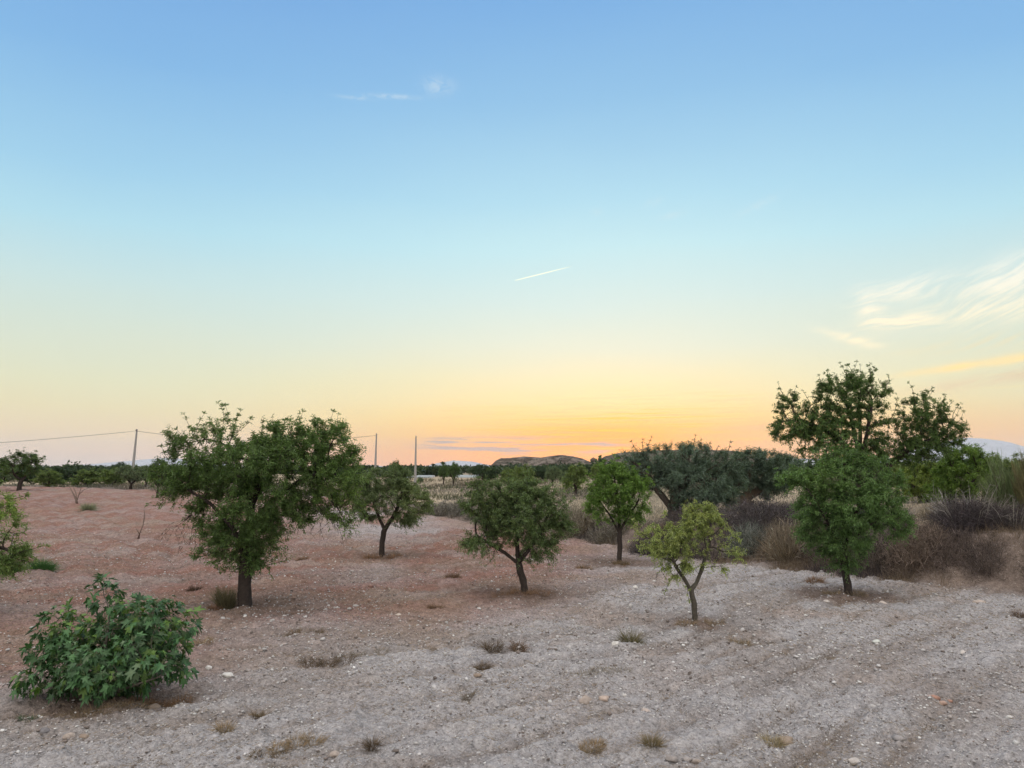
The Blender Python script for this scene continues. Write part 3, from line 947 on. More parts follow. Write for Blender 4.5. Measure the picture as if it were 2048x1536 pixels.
def make_fig():
    B = gp(212, 1402)
    s = B[1] / F
    rg = np.random.default_rng(41)
    root = empty('fig_bush', B, 'broad low fig bush with large lobed dark green leaves, front left', 'bush')

    def loc(u, v, dy=0.0):
        return at(u, v, B[1] + dy) - B
    lobes = []
    for l in [(215, 1330, 135, 52), (295, 1258, 84, 58), (345, 1240, 34, 34), (140, 1280, 75, 50), (222, 1215, 40, 40), (200, 1178, 36, 20), (90, 1345, 48, 42, -.25), (335, 1295, 42, 62), (250, 1190, 22, 14),
              (330, 1340, 45, 30), (170, 1332, 60, 32, -.5), (270, 1318, 60, 34, -.5), (372, 1205 + 40, 14, 22), (220, 1300, 100, 60, .6), (75, 1300, 26, 26), (115, 1235, 30, 24)]:
        u, v, ru, rv = l[:4]; dy = l[4] if len(l) > 4 else 0
        lobes.append((loc(u, v, dy), (ru * s, ru * s * .8, rv * s), 1.0))
    trunks = [[np.array([0, 0, -.08]), loc(212, 1385), loc(205, 1340)], [loc(212, 1385), loc(160, 1375, -.3), loc(100, 1365, -.5)], [loc(212, 1385), loc(270, 1370, -.4), loc(330, 1350, -.4)],
              [loc(205, 1340), loc(215, 1270), loc(222, 1215), loc(206, 1190)], [loc(205, 1340), loc(260, 1290), loc(300, 1250)], [loc(205, 1350), loc(150, 1310), loc(120, 1270)]]
    P, par = grow(trunks, lobes, 860, .10, .13, rg, up=.2, jit=.2)
    tc, ch = tipcount(par)
    rad = radii(tc, .05, .005, .5)
    V, Fq = tubes(P, par, rad, sides_big=7, thr=.012)
    c = np.array([.17, .15, .125]) * (.8 + .4 * fbm(V[:, 0] * 8, V[:, 2] * 8, 3, 3))[:, None]
    mesh_np('stems', V, Fq, M_BARK, root, c, smooth=True)
    # leaves in rosettes round each shoot tip, drooping outwards
    tips = np.nonzero(tc <= 2)[0]
    ctr = loc(212, 1330)
    shape = fig_leaf_shape(); k = len(shape)
    VV = []; FF = []; CC = []; off = 0; SA = []; SB = []
    for t in tips:
        d0 = unit(P[t] - P[par[t]])
        n = rg.integers(6, 11) if tc[t] == 1 else rg.integers(2, 5)
        out0 = P[t] - ctr
        yel = rg.random()
        for i in range(n):
            a = i * 2.4 + rg.uniform(0, .6)
            ax = unit(np.cross(d0, rg.normal(size=3)))
            side = math.cos(a) * ax + math.sin(a) * np.cross(d0, ax)
            el = rg.uniform(.1, 1.0)
            pet = unit(side + d0 * el + np.array([0, 0, .15]) + unit(out0) * .35)
            pl = rg.uniform(.05, .12)
            b = P[t] + pet * pl
            SA.append(P[t]); SB.append(b)
            fw = unit(pet + np.array([0, 0, -rg.uniform(.25, 1.0)]) + rg.normal(0, .15, 3))
            nr = unit(np.array([0, 0, 1.0]) + rg.normal(0, .35, 3) + unit(out0) * .4)
            sx = unit(np.cross(fw, nr)); nr = np.cross(sx, fw)
            sz = rg.uniform(.065, .155) * (1.0 if tc[t] > 1 or i < 4 else .75)
            w = shape * sz
            cup = rg.uniform(.15, .5)
            zz = np.abs(w[:, 0]) * cup - (w[:, 1] ** 2) / sz * rg.uniform(.15, .5)
            v = b + w[:, :1] * sx + w[:, 1:2] * fw + zz[:, None] * nr
            ctrv = b + fw * .30 * sz - nr * .03 * sz
            VV.append(np.concatenate([v, [ctrv, b]]))
            ii = np.arange(k - 1)
            f = np.stack([ii + off, ii + 1 + off, np.full(k - 1, k + off)], 1)
            f = np.concatenate([f, [[off + k + 1, off, off + k], [off + k - 1, off + k + 1, off + k]]])
            FF.append(f); off += k + 2
            bc = np.array([.048, .112, .042]) * rg.uniform(.5, 1.5)
            if yel > .86: bc = bc * np.array([1.9, 1.5, .9])
            if rg.random() < .12: bc = np.array([.10, .16, .085]) * rg.uniform(.8, 1.2)
            cv = np.tile(bc, (k + 2, 1)); cv[k:] *= np.array([1.5, 1.35, 1.3])
            CC.append(cv)
    sv, sq, stt = strips(np.array(SA), np.array(SB), .007)
    V2 = np.concatenate(VV + [sv]); nv = off
    C2 = np.concatenate(CC + [np.tile(np.array([.16, .20, .10]), (len(sv), 1))])
    mesh_np('leaves', V2, [np.concatenate(FF), sq + nv, stt + nv], M_FIG, root, C2)


M_FIG = mat_attr('fig_leaf', .5, .2, .3)
make_fig()


# ------------------------------------------------------------------ dry tufts, brush, grass
def blades(cx, cy, cz, n, rad, hgt, spread, rg, w=.006, curve=.5, up=1.0, seg=3, flat=0.0, base_in=.5, lean=(0, 0)):
    """n curved blades rising from a disc: returns verts (n*(2*seg+1)) and faces"""
    a = rg.uniform(0, 2 * math.pi, n)
    rr = rad * np.sqrt(rg.random(n)) * base_in
    b = np.stack([cx + np.cos(a) * rr, cy + np.sin(a) * rr, np.zeros(n) + cz], 1)
    o = a + rg.normal(0, .6, n)
    tilt = np.abs(rg.normal(0, spread, n))
    d = np.stack([np.cos(o) * np.sin(tilt) + lean[0], np.sin(o) * np.sin(tilt) + lean[1], np.cos(tilt) * up], 1)
    d = unit(d)
    L = hgt * rg.uniform(.45, 1.15, n)
    bend = np.stack([np.cos(o), np.sin(o), -np.ones(n) * .8], 1) * curve * rg.uniform(.2, 1.2, n)[:, None] + rg.normal(0, .12, (n, 3))
    s = unit(np.cross(d, rg.normal(size=(n, 3))))
    V = []
    for k in range(seg):
        t = k / seg
        p = b + d * (L * t)[:, None] + bend * (L * t * t)[:, None] * .5
        ww = w * (1 - .6 * t)
        V += [p - s * ww / 2, p + s * ww / 2]
    V.append(b + d * L[:, None] + bend * L[:, None] * .5)
    m = 2 * seg + 1
    V = np.stack(V, 1)
    i = np.arange(n)[:, None] * m
    q = np.concatenate([i + np.array([2 * k, 2 * k + 1, 2 * k + 3, 2 * k + 2]) for k in range(seg - 1)]) if seg > 1 else np.zeros((0, 4), int)
    t = i + np.array([2 * seg - 2, 2 * seg - 1, 2 * seg])
    return V.reshape(-1, 3), q, t, m


def blade_col(n, m, base, rg, tipc=None, var=.25):
    c = np.asarray(base) * (1 + rg.normal(0, var, n))[:, None]
    mixer = rg.random(n)[:, None] < .22
    c = np.where(mixer, c * np.array([1.35, 1.2, 1.0]), c)
    return np.clip(np.repeat(c, m, 0), .005, .7)


def tuft(u, v, wpx, label, col=(.20, .145, .095), h=None, n=260, spread=1.05, curve=.7, name='dry_tuft', cat='grass tuft', group=None, seed=None, stretch=1.0, w=None, twigs=0, hpx=None, depth=None):
    B = gp(u, v) if depth is None else on_ray(u, depth)
    s = B[1] / F; n = int(n * 1.7)
    r = wpx * s / 2 * 1.25
    h = (hpx * s if hpx else r * .95) if h is None else h
    rg = np.random.default_rng(int(u * 7 + v))
    w = max(.004, .42 * s) if w is None else w
    Vs = []; Q = []; Tt = []; C = []; off = 0
    k = max(1, int(stretch * 2.2 - 1))
    for i in range(k):
        ox = 0 if k == 1 else (i / (k - 1) - .5) * .95 * r
        oy = ox * .35 + rg.normal(0, .03)
        ww = r if k == 1 else r * .75
        nn = n // k
        V, q, t, m = blades(ox, oy, -.02, nn, ww * .8, h * rg.uniform(.75, 1.15), spread, rg, w, curve)
        V[:, 2] += (ground_z(B[0] + V[:, 0].reshape(nn, m)[:, 0], B[1] + V[:, 1].reshape(nn, m)[:, 0]) - B[2]).repeat(m)
        Vs.append(V); Q.append(q + off); Tt.append(t + off); off += len(V)
        C.append(blade_col(nn, m, col, rg))
    o = mesh_np(name, np.concatenate(Vs), [np.concatenate(Q), np.concatenate(Tt)], M_DRY, None, np.concatenate(C), loc=B)
    return tag(o, label, cat, group)


GT = 'dry weed tufts scattered over the field'
DK = (.12, .09, .065); ST = (.27, .205, .135); GRY = (.23, .20, .165)
tuft(985, 1304, 62, 'brown dry tuft, left one of a close pair in mid field', DK, n=420, group=GT)
tuft(1037, 1303, 46, 'brown dry tuft, right one of a close pair in mid field', (.17, .12, .09), n=320, group=GT)
tuft(965, 1341, 44, 'round dark dry tuft just below the close pair of tufts', DK, n=380, h=.17, group=GT)
tuft(1262, 1288, 62, 'olive-tinged dry tuft below the yellowish young almond', (.13, .115, .06), n=380, group=GT)
tuft(655, 1330, 104, 'long low strip of brown weeds below the forked small almond', DK, n=700, stretch=2, group=GT, h=.2)
tuft(740, 1309, 70, 'faint greyish dry weeds at the end of the long brown strip', GRY, n=300, stretch=1.5, h=.14, group=GT)
tuft(744, 1498, 42, 'small dark dry tuft near the lower edge of the photo', DK, n=280, group=GT)
tuft(1184, 1498, 84, 'widest straw-coloured tuft at the lower edge, right of centre', ST, n=700, h=.15, group=GT)
tuft(1306, 1506, 48, 'small straw tuft at the lower edge, right of the widest one', (.20, .16, .10), n=320, group=GT)
tuft(1545, 1496, 62, 'pale grass blades leaning in front of the brown field rock', (.30, .25, .16), n=300, h=.17, spread=.6, group=GT)
tuft(1205, 1352, 116, 'long low band of flattened dry weeds in mid foreground', GRY, n=600, stretch=2.4, h=.15, group=GT)
tuft(937, 1409, 38, 'tiny grey-brown tuft alone in the pale centre foreground', (.17, .14, .11), n=200, group=GT)
tuft(448, 1466, 56, 'pale straw tuft lowest right of the fig bush', ST, n=320, h=.15, group=GT)
tuft(512, 1437, 42, 'small brown tuft right of the pale straw tuft near the fig bush', (.19, .145, .10), n=260, group=GT)
tuft(592, 1498, 96, 'long straggling straw weeds near the lower left edge', ST, n=600, stretch=2, h=.18, group=GT)
tuft(536, 1518, 66, 'brown flattened weeds lowest left of centre', (.18, .14, .10), n=360, stretch=1.5, h=.1, group=GT)
tuft(388, 1184, 42, 'dark brown tuft left of the big wide almond', (.09, .06, .045), n=360, h=.2, group=GT)
tuft(1168, 1140, 48, 'light brown tuft left of the fresh green almond', (.24, .17, .12), n=320, h=.22, group=GT)
tuft(1630, 1166, 58, 'rusty brown tuft left of the dense dark almond trunk', (.22, .14, .095), n=380, h=.24, group=GT)
tuft(610, 1270, 70, 'grey-brown weeds between the big wide almond and the long strip', (.20, .155, .12), n=560, stretch=1.6, h=.2, group=GT)
tuft(860, 1302, 44, 'faint tan weeds left of the close pair of tufts', (.26, .2, .15), n=200, h=.09, group=GT)
tuft(322, 1408, 110, 'rusty tangle of dry weeds at the right foot of the fig bush', (.23, .145, .09), n=900, stretch=2, h=.17, group=GT)
tuft(210, 1432, 150, 'dry straw spread under the front of the fig bush', (.22, .17, .12), n=900, stretch=2.4, h=.17, group=GT)
tuft(405, 1290, 66, 'pale weeds behind the right side of the fig bush', ST, n=300, h=.16, group=GT)
tuft(452, 1216, 56, 'tall grey-green grass tuft hugging the left foot of the big almond', (.13, .12, .075), n=900, h=.62, spread=.32, curve=.35, group=GT)
tuft(430, 1221, 40, 'low rusty weeds left of the tall grey-green tuft', (.20, .12, .08), n=300, h=.2, group=GT)
tuft(1402, 1253, 96, 'flat straw ring round the foot of the yellowish sapling', (.25, .19, .13), n=620, stretch=1.6, h=.2, group=GT)
tuft(1046, 1192, 120, 'rusty flattened weeds round the foot of the leaning almond', (.25, .16, .11), n=900, stretch=2.2, h=.24, group=GT)
tuft(1242, 1131, 60, 'short dry grass at the foot of the fresh green almond', (.21, .155, .10), n=420, h=.2, group=GT)
tuft(766, 1121, 70, 'short rusty grass at the foot of the forked small almond', (.24, .15, .10), n=520, h=.26, stretch=1.4, group=GT)
tuft(1690, 1193, 90, 'thin straw at the foot of the dense dark almond', (.22, .17, .12), n=600, h=.22, stretch=1.5, group=GT)
tuft(2040, 1236, 34, 'dark tuft at the right edge of the open ground', (.13, .09, .07), n=260, group=GT)
tuft(605, 1126, 34, 'small brown tuft right of the low skirt of the big almond', (.18, .12, .085), n=240, h=.2, group=GT)
tuft(1140, 1245, 40, 'faint brown tuft below the leaning almond', (.24, .18, .13), n=200, h=.09, group=GT)
tuft(905, 1160, 44, 'brown weed patch left of the leaning almond', (.17, .11, .08), n=460, h=.2, group=GT)
tuft(870, 1218, 50, 'low rust-brown weeds far left of the leaning almond foot', (.20, .135, .10), n=420, h=.16, stretch=1.2, group=GT)
tuft(1480, 1290, 70, 'faint low weeds right of the olive-tinged tuft', (.25, .2, .15), n=420, h=.15, stretch=1.2, group=GT)
tuft(52, 1148, 90, 'soft bright green weed clump under the tree at the left edge', (.055, .13, .045), n=1500, h=.42, spread=.75, curve=.5, group=None, stretch=1.6)
tuft(187, 1006, 30, 'pale grey-green thistle on the red earth beside the bare sapling', (.22, .24, .17), n=500, h=.6, spread=.8, depth=52)
tuft(60, 1448, 60, 'small dark green weed left below the fig bush', (.05, .09, .05), n=260, h=.1)


def shrub(u, v, wpx, hpx, label, col, n=2500, seed=1, name='dry_shrub', cat='shrub', group='dry shrubs on the terrace bank', tw=0, dy=0, w=None, spread=.55, fuzz=.5, depth=None, lean=(0, 0), twcol=(.30, .27, .25)):
    """a fuzzy dry shrub: stems from the base plus short side twigs filling a dome"""
    B = gp(u, v) if depth is None else on_ray(u, depth)
    s = B[1] / F
    r = wpx * s / 2; h = hpx * s
    rg = np.random.default_rng(int(u * 3 + v * 5 + seed))
    w = max(.006, .62 * s) if w is None else w
    bush = name == 'dry_shrub'
    n = int(n * (1.0 if bush else .62)); n1 = int(n * (.14 if bush else .4))
    V, q, t, m = blades(0, 0, -.05, n1, r * .85, h, spread, rg, w, .35, lean=lean)
    c1 = blade_col(n1, m, col, rg, var=.42)
    # side twigs
    n2 = n - n1
    a = rg.uniform(0, 2 * math.pi, n2); ph = np.arccos(rg.random(n2)); rr = rg.random(n2) ** .4
    lump = .45 + 1.1 * fbm(np.cos(a) * 2.5 + 5, np.sin(a) * 2 + ph * 2.5, seed, 3)
    p = np.stack([np.cos(a) * np.sin(ph) * r * rr * lump, np.sin(a) * np.sin(ph) * r * .8 * rr * lump, np.cos(ph) * h * .85 * rr * lump], 1)
    d = unit(unit(p + 1e-6) * (.4 if bush else .7) + np.array([0, 0, .25 if bush else .5]) + rg.normal(0, .75 if bush else .5, (n2, 3)))
    L = h * (.34 if bush else .28) * rg.uniform(.4, 1.2, n2)
    v2, q2, t2 = strips(p, p + d * L[:, None], w * .8, sag=rg.normal(0, .03, (n2, 3)) * L[:, None] * 4)
    c2 = np.repeat(np.clip(np.asarray(col) * (1 + rg.normal(0, .45, n2))[:, None] * np.where(rg.random(n2) < .12, 2.0, 1.0)[:, None], .004, .5), 5, 0)
    Vs = [V, v2]; Cs = [c1, c2]; Qs = [q, q2 + len(V)]; Ts = [t, t2 + len(V)]
    off = len(V) + len(v2)
    if tw:
        a = rg.uniform(0, 2 * math.pi, tw)
        b = np.stack([np.cos(a) * r * .3, np.sin(a) * r * .3, np.zeros(tw)], 1)
        e = np.stack([np.cos(a) * r * rg.uniform(.5, 1.2, tw), np.sin(a) * r * .8, h * rg.uniform(.6, 1.35, tw)], 1)
        v3, q3, t3 = strips(b, e, w * 2.3, sag=np.array([0, 0, h * .18]))
        Vs.append(v3); Cs.append(np.tile(np.array(twcol), (len(v3), 1))); Qs.append(q3 + off); Ts.append(t3 + off); off += len(v3)
        for rep in range(2):
            tt = rg.uniform(.35, .95, tw * 3); id_ = rg.integers(0, tw, tw * 3)
            bb = b[id_] + (e[id_] - b[id_]) * tt[:, None] + np.array([0, 0, h * .12])
            ee = bb + unit(e[id_] - b[id_] + rg.normal(0, 1, (tw * 3, 3)) * r) * h * .35 * rg.random((tw * 3, 1))
            v3, q3, t3 = strips(bb, ee, w)
            Vs.append(v3); Cs.append(np.tile(np.array(twcol) * .9, (len(v3), 1))); Qs.append(q3 + off); Ts.append(t3 + off); off += len(v3)
    Va = np.concatenate(Vs)
    gz = ground_z(B[0] + Va[:, 0], B[1] + Va[:, 1], False) - ground_z(B[0], B[1], False)
    Va[:, 2] += gz * .9
    o = mesh_np(name, Va, [np.concatenate(Qs), np.concatenate(Ts)], M_DRY, None, np.concatenate(Cs), loc=B)
    return tag(o, label, cat, group)


PUR = (.085, .074, .080); BRN = (.125, .103, .090); TAN = (.185, .152, .115)
shrub(1400, 1060, 160, 48, 'dark purple-grey scrub behind the yellowish sapling, at the olive foot', PUR, 3200, 1, depth=31.5)
shrub(1300, 1075, 90, 40, 'dark scrub just right of the fresh green almond trunk', PUR, 2200, 2, depth=29.5)
shrub(1520, 1078, 170, 58, 'wide dark scrub mound in front of the squat olive trunk', PUR, 5000, 3, depth=29)
shrub(1590, 1068, 100, 46, 'grey-purple scrub mound left behind the dense dark almond', (.11, .095, .10), 2600, 4, depth=29.5)
shrub(1480, 1118, 90, 56, 'blue-grey spiky clump left of the pale grass fountain', (.13, .14, .125), 2000, 5, depth=27.2)
shrub(1560, 1132, 120, 62, 'pale straw grass fountain at the foot of the bank', TAN, 3600, 6, name='grass_clump', cat='grass clump', spread=.7, depth=26.3)
shrub(1630, 1140, 110, 50, 'low brown brush right of the pale grass fountain', BRN, 2600, 7, depth=25.6)
shrub(1740, 1150, 100, 50, 'brown brush right behind the dense dark almond trunk', BRN, 2800, 8, depth=24.2)
shrub(1820, 1152, 120, 66, 'tall brown brush clump between the almond and the dark bramble', (.15, .115, .095), 4200, 9, depth=23.3)
shrub(1880, 1152, 110, 36, 'grey-brown brush below the dark bramble', (.12, .095, .085), 3200, 10, depth=22.8)
shrub(1950, 1162, 110, 38, 'dark brown brush at the right foot of the bank', (.10, .08, .072), 3400, 11, depth=22.1)
shrub(1925, 1110, 140, 76, 'large dark bramble on the slope of the bank', (.062, .052, .056), 5200, 12, tw=16, depth=23.6)
shrub(1895, 1072, 100, 56, 'grey tangle of dead branches on top of the dark bramble', (.12, .11, .115), 2600, 13, tw=46, twcol=(.38, .36, .35), depth=24.6)
shrub(2010, 1085, 130, 58, 'dark scrub at the top of the bank by the right edge', (.07, .06, .062), 4200, 14, tw=20, depth=23.2)
shrub(1860, 1068, 90, 30, 'tan grass on top of the bank left of the dead branches', TAN, 1500, 15, name='grass_clump', cat='grass clump', depth=27)
shrub(1960, 1062, 110, 44, 'low dead brush below the wispy broom', (.13, .115, .11), 2400, 16, tw=30, depth=25.2)
shrub(2090, 1130, 120, 60, 'brown brush cut off by the right edge', BRN, 2400, 17, depth=20.8)
shrub(1700, 1085, 120, 44, 'purple-grey scrub hidden behind the dense dark almond', PUR, 2600, 18, depth=27.5)
shrub(1780, 1090, 90, 46, 'dead pale twigs on the bank right of the dense dark almond', (.13, .11, .105), 1800, 19, tw=24, depth=26)
shrub(1215, 1090, 90, 44, 'grey scrub left behind the fresh green almond', (.15, .135, .115), 2000, 20, depth=33)
shrub(1150, 1082, 110, 60, 'tall grey dry weeds between the leaning and the fresh green almond', (.19, .165, .13), 2800, 21, depth=35.5)
shrub(1120, 1060, 90, 46, 'grey dry weeds right behind the leaning almond', (.20, .18, .145), 2000, 22, depth=38)
for i, (u, d, wp, hp, c) in enumerate([(885, 47, 70, 30, (.19, .175, .155)), (925, 46, 60, 34, (.16, .15, .135)), (850, 49, 50, 24, (.17, .155, .13)), (960, 44, 60, 30, (.18, .165, .14)),
                                       (1010, 42, 70, 34, (.17, .155, .13)), (1070, 40, 70, 34, (.19, .17, .14))]):
    lab = ['grey dry bush right of the forked small almond', 'darker grey dry bush nearest the left of the centre tree', 'small grey bush close behind the forked small almond',
           'grey bush behind the left side of the leaning almond', 'grey-tan bush behind the middle of the leaning almond', 'grey-tan bush behind the right side of the leaning almond'][i]
    shrub(u, 0, wp, hp, lab, c, 2200, 30 + i, depth=d + 1.5, group='grey bushes along the end of the ploughed field')
# ------------------------------------------------------------------ stuff: grass fields, undergrowth, litter
def scatter_blades(name, label, X, Y, hgt, wid, col, rg, per=9, rad=.22, spread=.45, curve=.4, seg=2, zoff=-.03):
    n = len(X)
    Xr = np.repeat(X, per) + rg.normal(0, rad, n * per); Yr = np.repeat(Y, per) + rg.normal(0, rad, n * per)
    Z = ground_z(Xr, Yr, False)
    N = n * per
    H = np.repeat(hgt * rg.uniform(.6, 1.3, n), per)
    V, q, t, m = blades(0, 0, 0, N, .001, 1.0, spread, rg, 1.0, curve, seg=seg)
    V = V.reshape(N, m, 3)
    hh = H * rg.uniform(.5, 1.1, N)
    # unit blades scaled: separate width and height
    ctrl = V.copy()
    W = np.repeat(wid, per) if np.ndim(wid) else np.full(N, wid)
    mid = np.empty_like(ctrl)
    for k in range(seg):
        c = (ctrl[:, 2 * k] + ctrl[:, 2 * k + 1]) / 2; e = ctrl[:, 2 * k + 1] - c
        mid[:, 2 * k] = c * hh[:, None] - e * W[:, None]; mid[:, 2 * k + 1] = c * hh[:, None] + e * W[:, None]
    mid[:, -1] = ctrl[:, -1] * hh[:, None]
    mid += np.stack([Xr, Yr, Z + zoff], 1)[:, None]
    c = np.repeat(col, per, 0) if np.ndim(col) > 1 else np.tile(np.asarray(col), (N, 1))
    c = np.clip(c * (1 + rg.normal(0, .22, N))[:, None], .005, .65)
    o = mesh_np(name, mid.reshape(-1, 3), [q, t], M_DRY, None, np.repeat(c, m, 0))
    return tag(o, label, kind='stuff')


def build_stuff():
    rg = np.random.default_rng(99)
    # dry grass beyond the end of the ploughed field (centre and terrace)
    n = 26000
    d = np.exp(rg.uniform(math.log(26), math.log(120), n))
    x = rg.uniform(-.95, .95, n) * d * .85
    t = bank_t(x, d)
    pn = fbm(x * .15, d * .12, 7, 3)
    keep = (t > .6) & (pn + rg.normal(0, .06, n) > .40)
    keep &= ~((x < -9) & (d > 100))
    x, d, pn = x[keep], d[keep], pn[keep]
    colr = np.array([.275, .25, .215]) * (.55 + 1.0 * (fbm(x * .3, d * .3, 17, 3)))[:, None]
    pale = (fbm(x * .2 + 9, d * .2, 27, 3) > .56)[:, None]
    colr = np.where(pale, colr * np.array([1.45, 1.42, 1.35]), colr)
    gr = (fbm(x * .12 + 30, d * .12, 28, 3) > .52)[:, None]
    colr = np.where(gr, np.array([.14, .13, .118]) * (.7 + .6 * rg.random((len(x), 1))), colr)
    scatter_blades('dry_grass', 'pale dry grass beyond the ploughed field', x, d, .42 + .25 * pn, .011 * np.clip(d / 25, 1, 6), colr, rg, per=8, rad=.3)
    # undergrowth on the bank
    n = 9000
    x = rg.uniform(2.5, 26, n)
    t = rg.uniform(-.1, 3.6, n)
    y = np.interp(x, BX, BY) + t
    pn = fbm(x * .5, y * .5, 33, 3)
    bare = np.exp(-((x - 13.6) / 1.0) ** 2) * (t < 2.2)
    keep = (pn > .36) & (bare < .35)
    x, y, pn = x[keep], y[keep], pn[keep]
    colr = np.where((pn > .55)[:, None], np.array([.085, .07, .072]), np.array([.19, .145, .105])) * (.7 + .6 * rg.random(len(x)))[:, None]
    scatter_blades('undergrowth', 'brown and purple dry undergrowth on the terrace bank', x, y, .28 + .3 * pn, .010, colr, rg, per=9, rad=.16, spread=.6)
    # low scattered weeds on the field
    n = 9500
    d = np.exp(rg.uniform(math.log(6.5), math.log(46), n)); x = rg.uniform(-1, 1, n) * d * .8
    pn = fbm(x * .28 + 14, d * .28, 144, 4)
    keep = (bank_t(x, d) < 0) & (pn > .545)
    x, d, pn = x[keep], d[keep], pn[keep]
    colr = np.where((rg.random(len(x)) < .3)[:, None], np.array([.12, .095, .07]), np.array([.25, .195, .145])) * (.7 + .6 * rg.random(len(x)))[:, None]
    scatter_blades('low_weeds', 'sparse flattened dry weeds on the ploughed earth', x, d, .05 + .32 * (pn - .545), .0035 * np.clip(d / 9, 1, 4), colr, rg, per=14, rad=.07, spread=1.0, curve=.8, zoff=.0)
    # straw litter on the field
    n = 110000
    d = np.exp(rg.uniform(math.log(6.2), math.log(48), n)); x = rg.uniform(-1, 1, n) * d * .8
    pn = fbm(x * .35 + 4, d * .35, 44, 4)
    wx = (fbm(x * .12, d * .12, 31, 2) - .5) * 5
    p1 = (-math.sin(R(41)) * x + math.cos(R(41)) * d) + wx
    tr = np.exp(-(np.sin(p1 * math.pi / .95) / .4) ** 2) * (1 - sstep(d - .6 * x, 24, 34))
    keep = (bank_t(x, d) < 0) & (pn + tr * .12 + rg.normal(0, .05, n) > .50)
    x, d = x[keep], d[keep]
    a = rg.uniform(0, math.pi, len(x)); L = rg.uniform(.03, .11, len(x))
    b = np.stack([x, d, ground_z(x, d) + .012], 1)
    e = b + np.stack([np.cos(a) * L, np.sin(a) * L, rg.uniform(0, .45, len(x)) * L], 1)
    dd = np.clip(d / 9, 1, 4)
    V, q, t = strips(b, e, .0035 * dd)
    c = np.array([.27, .21, .15]) * (.6 + .8 * rg.random(len(x)))[:, None]
    tag(mesh_np('straw_litter', V, [q, t], M_DRY, None, np.repeat(c, 5, 0)), 'broken straw and weed litter on the ploughed earth', kind='stuff')


build_stuff()


def ico():
    p = (1 + 5 ** .5) / 2
    v = np.array([(-1, p, 0), (1, p, 0), (-1, -p, 0), (1, -p, 0), (0, -1, p), (0, 1, p), (0, -1, -p), (0, 1, -p), (p, 0, -1), (p, 0, 1), (-p, 0, -1), (-p, 0, 1)], float)
    f = np.array([(0, 11, 5), (0, 5, 1), (0, 1, 7), (0, 7, 10), (0, 10, 11), (1, 5, 9), (5, 11, 4), (11, 10, 2), (10, 7, 6), (7, 1, 8), (3, 9, 4), (3, 4, 2), (3, 2, 6), (3, 6, 8), (3, 8, 9),
                  (4, 9, 5), (2, 4, 11), (6, 2, 10), (8, 6, 7), (9, 8, 1)])
    return unit(v), f


def subdiv(v, f):
    v = list(map(tuple, v)); cache = {}; nf = []

    def mid(a, b):
        k = (min(a, b), max(a, b))
        if k not in cache:
            m = unit(np.array(v[a]) + np.array(v[b])); cache[k] = len(v); v.append(tuple(m))
        return cache[k]
    for a, b, c in f:
        x, y, z = mid(a, b), mid(b, c), mid(c, a)
        nf += [(a, x, z), (b, y, x), (c, z, y), (x, y, z)]
    return np.array(v), np.array(nf)


def gravel():
    rg = np.random.default_rng(5)
    iv, jf = ico()
    n = 120000
    d = np.exp(rg.uniform(math.log(6.0), math.log(40), n)); x = rg.uniform(-1, 1, n) * d * .82
    pn = fbm(x * .5 + 14, d * .5, 64, 3)
    keep = (bank_t(x, d) < .3) & (pn + rg.normal(0, .08, n) > .36)
    x, d = x[keep], d[keep]; n = len(x)
    s = .0085 * np.exp(rg.normal(0, .45, n)) * np.clip(d / 10, .9, 1.5)
    s = np.minimum(s, .06)
    N = n * 12
    v = iv[None] * (1 + rg.normal(0, .22, (n, 12, 1)))
    sc = rg.uniform(.7, 1.4, (n, 1, 3)) * np.array([1, 1, .65])
    v = v * sc * s[:, None, None]
    a = rg.uniform(0, 6.28, n); ca, sa = np.cos(a)[:, None], np.sin(a)[:, None]
    vx = v[..., 0] * ca - v[..., 1] * sa; vy = v[..., 0] * sa + v[..., 1] * ca
    v = np.stack([vx + x[:, None], vy + d[:, None], v[..., 2] + (ground_z(x, d) + s * .25)[:, None]], -1)
    f = (np.arange(n)[:, None, None] * 12 + jf[None]).reshape(-1, 3)
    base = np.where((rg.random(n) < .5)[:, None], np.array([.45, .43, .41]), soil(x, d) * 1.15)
    base = np.where((rg.random(n) < .11 / np.clip(d / 9, 1, 4) ** 1.3)[:, None], np.array([.64, .63, .60]), base)
    base = np.where((rg.random(n) < .16)[:, None], np.array([.19, .16, .14]), base)
    c = np.repeat(base * (1 + rg.normal(0, .12, n))[:, None], 12, 0)
    tag(mesh_np('gravel', v.reshape(-1, 3), f, M_STONE, None, np.clip(c, .02, .8)), 'small pale stones and clods strewn over the ploughed earth', kind='stuff')


gravel()


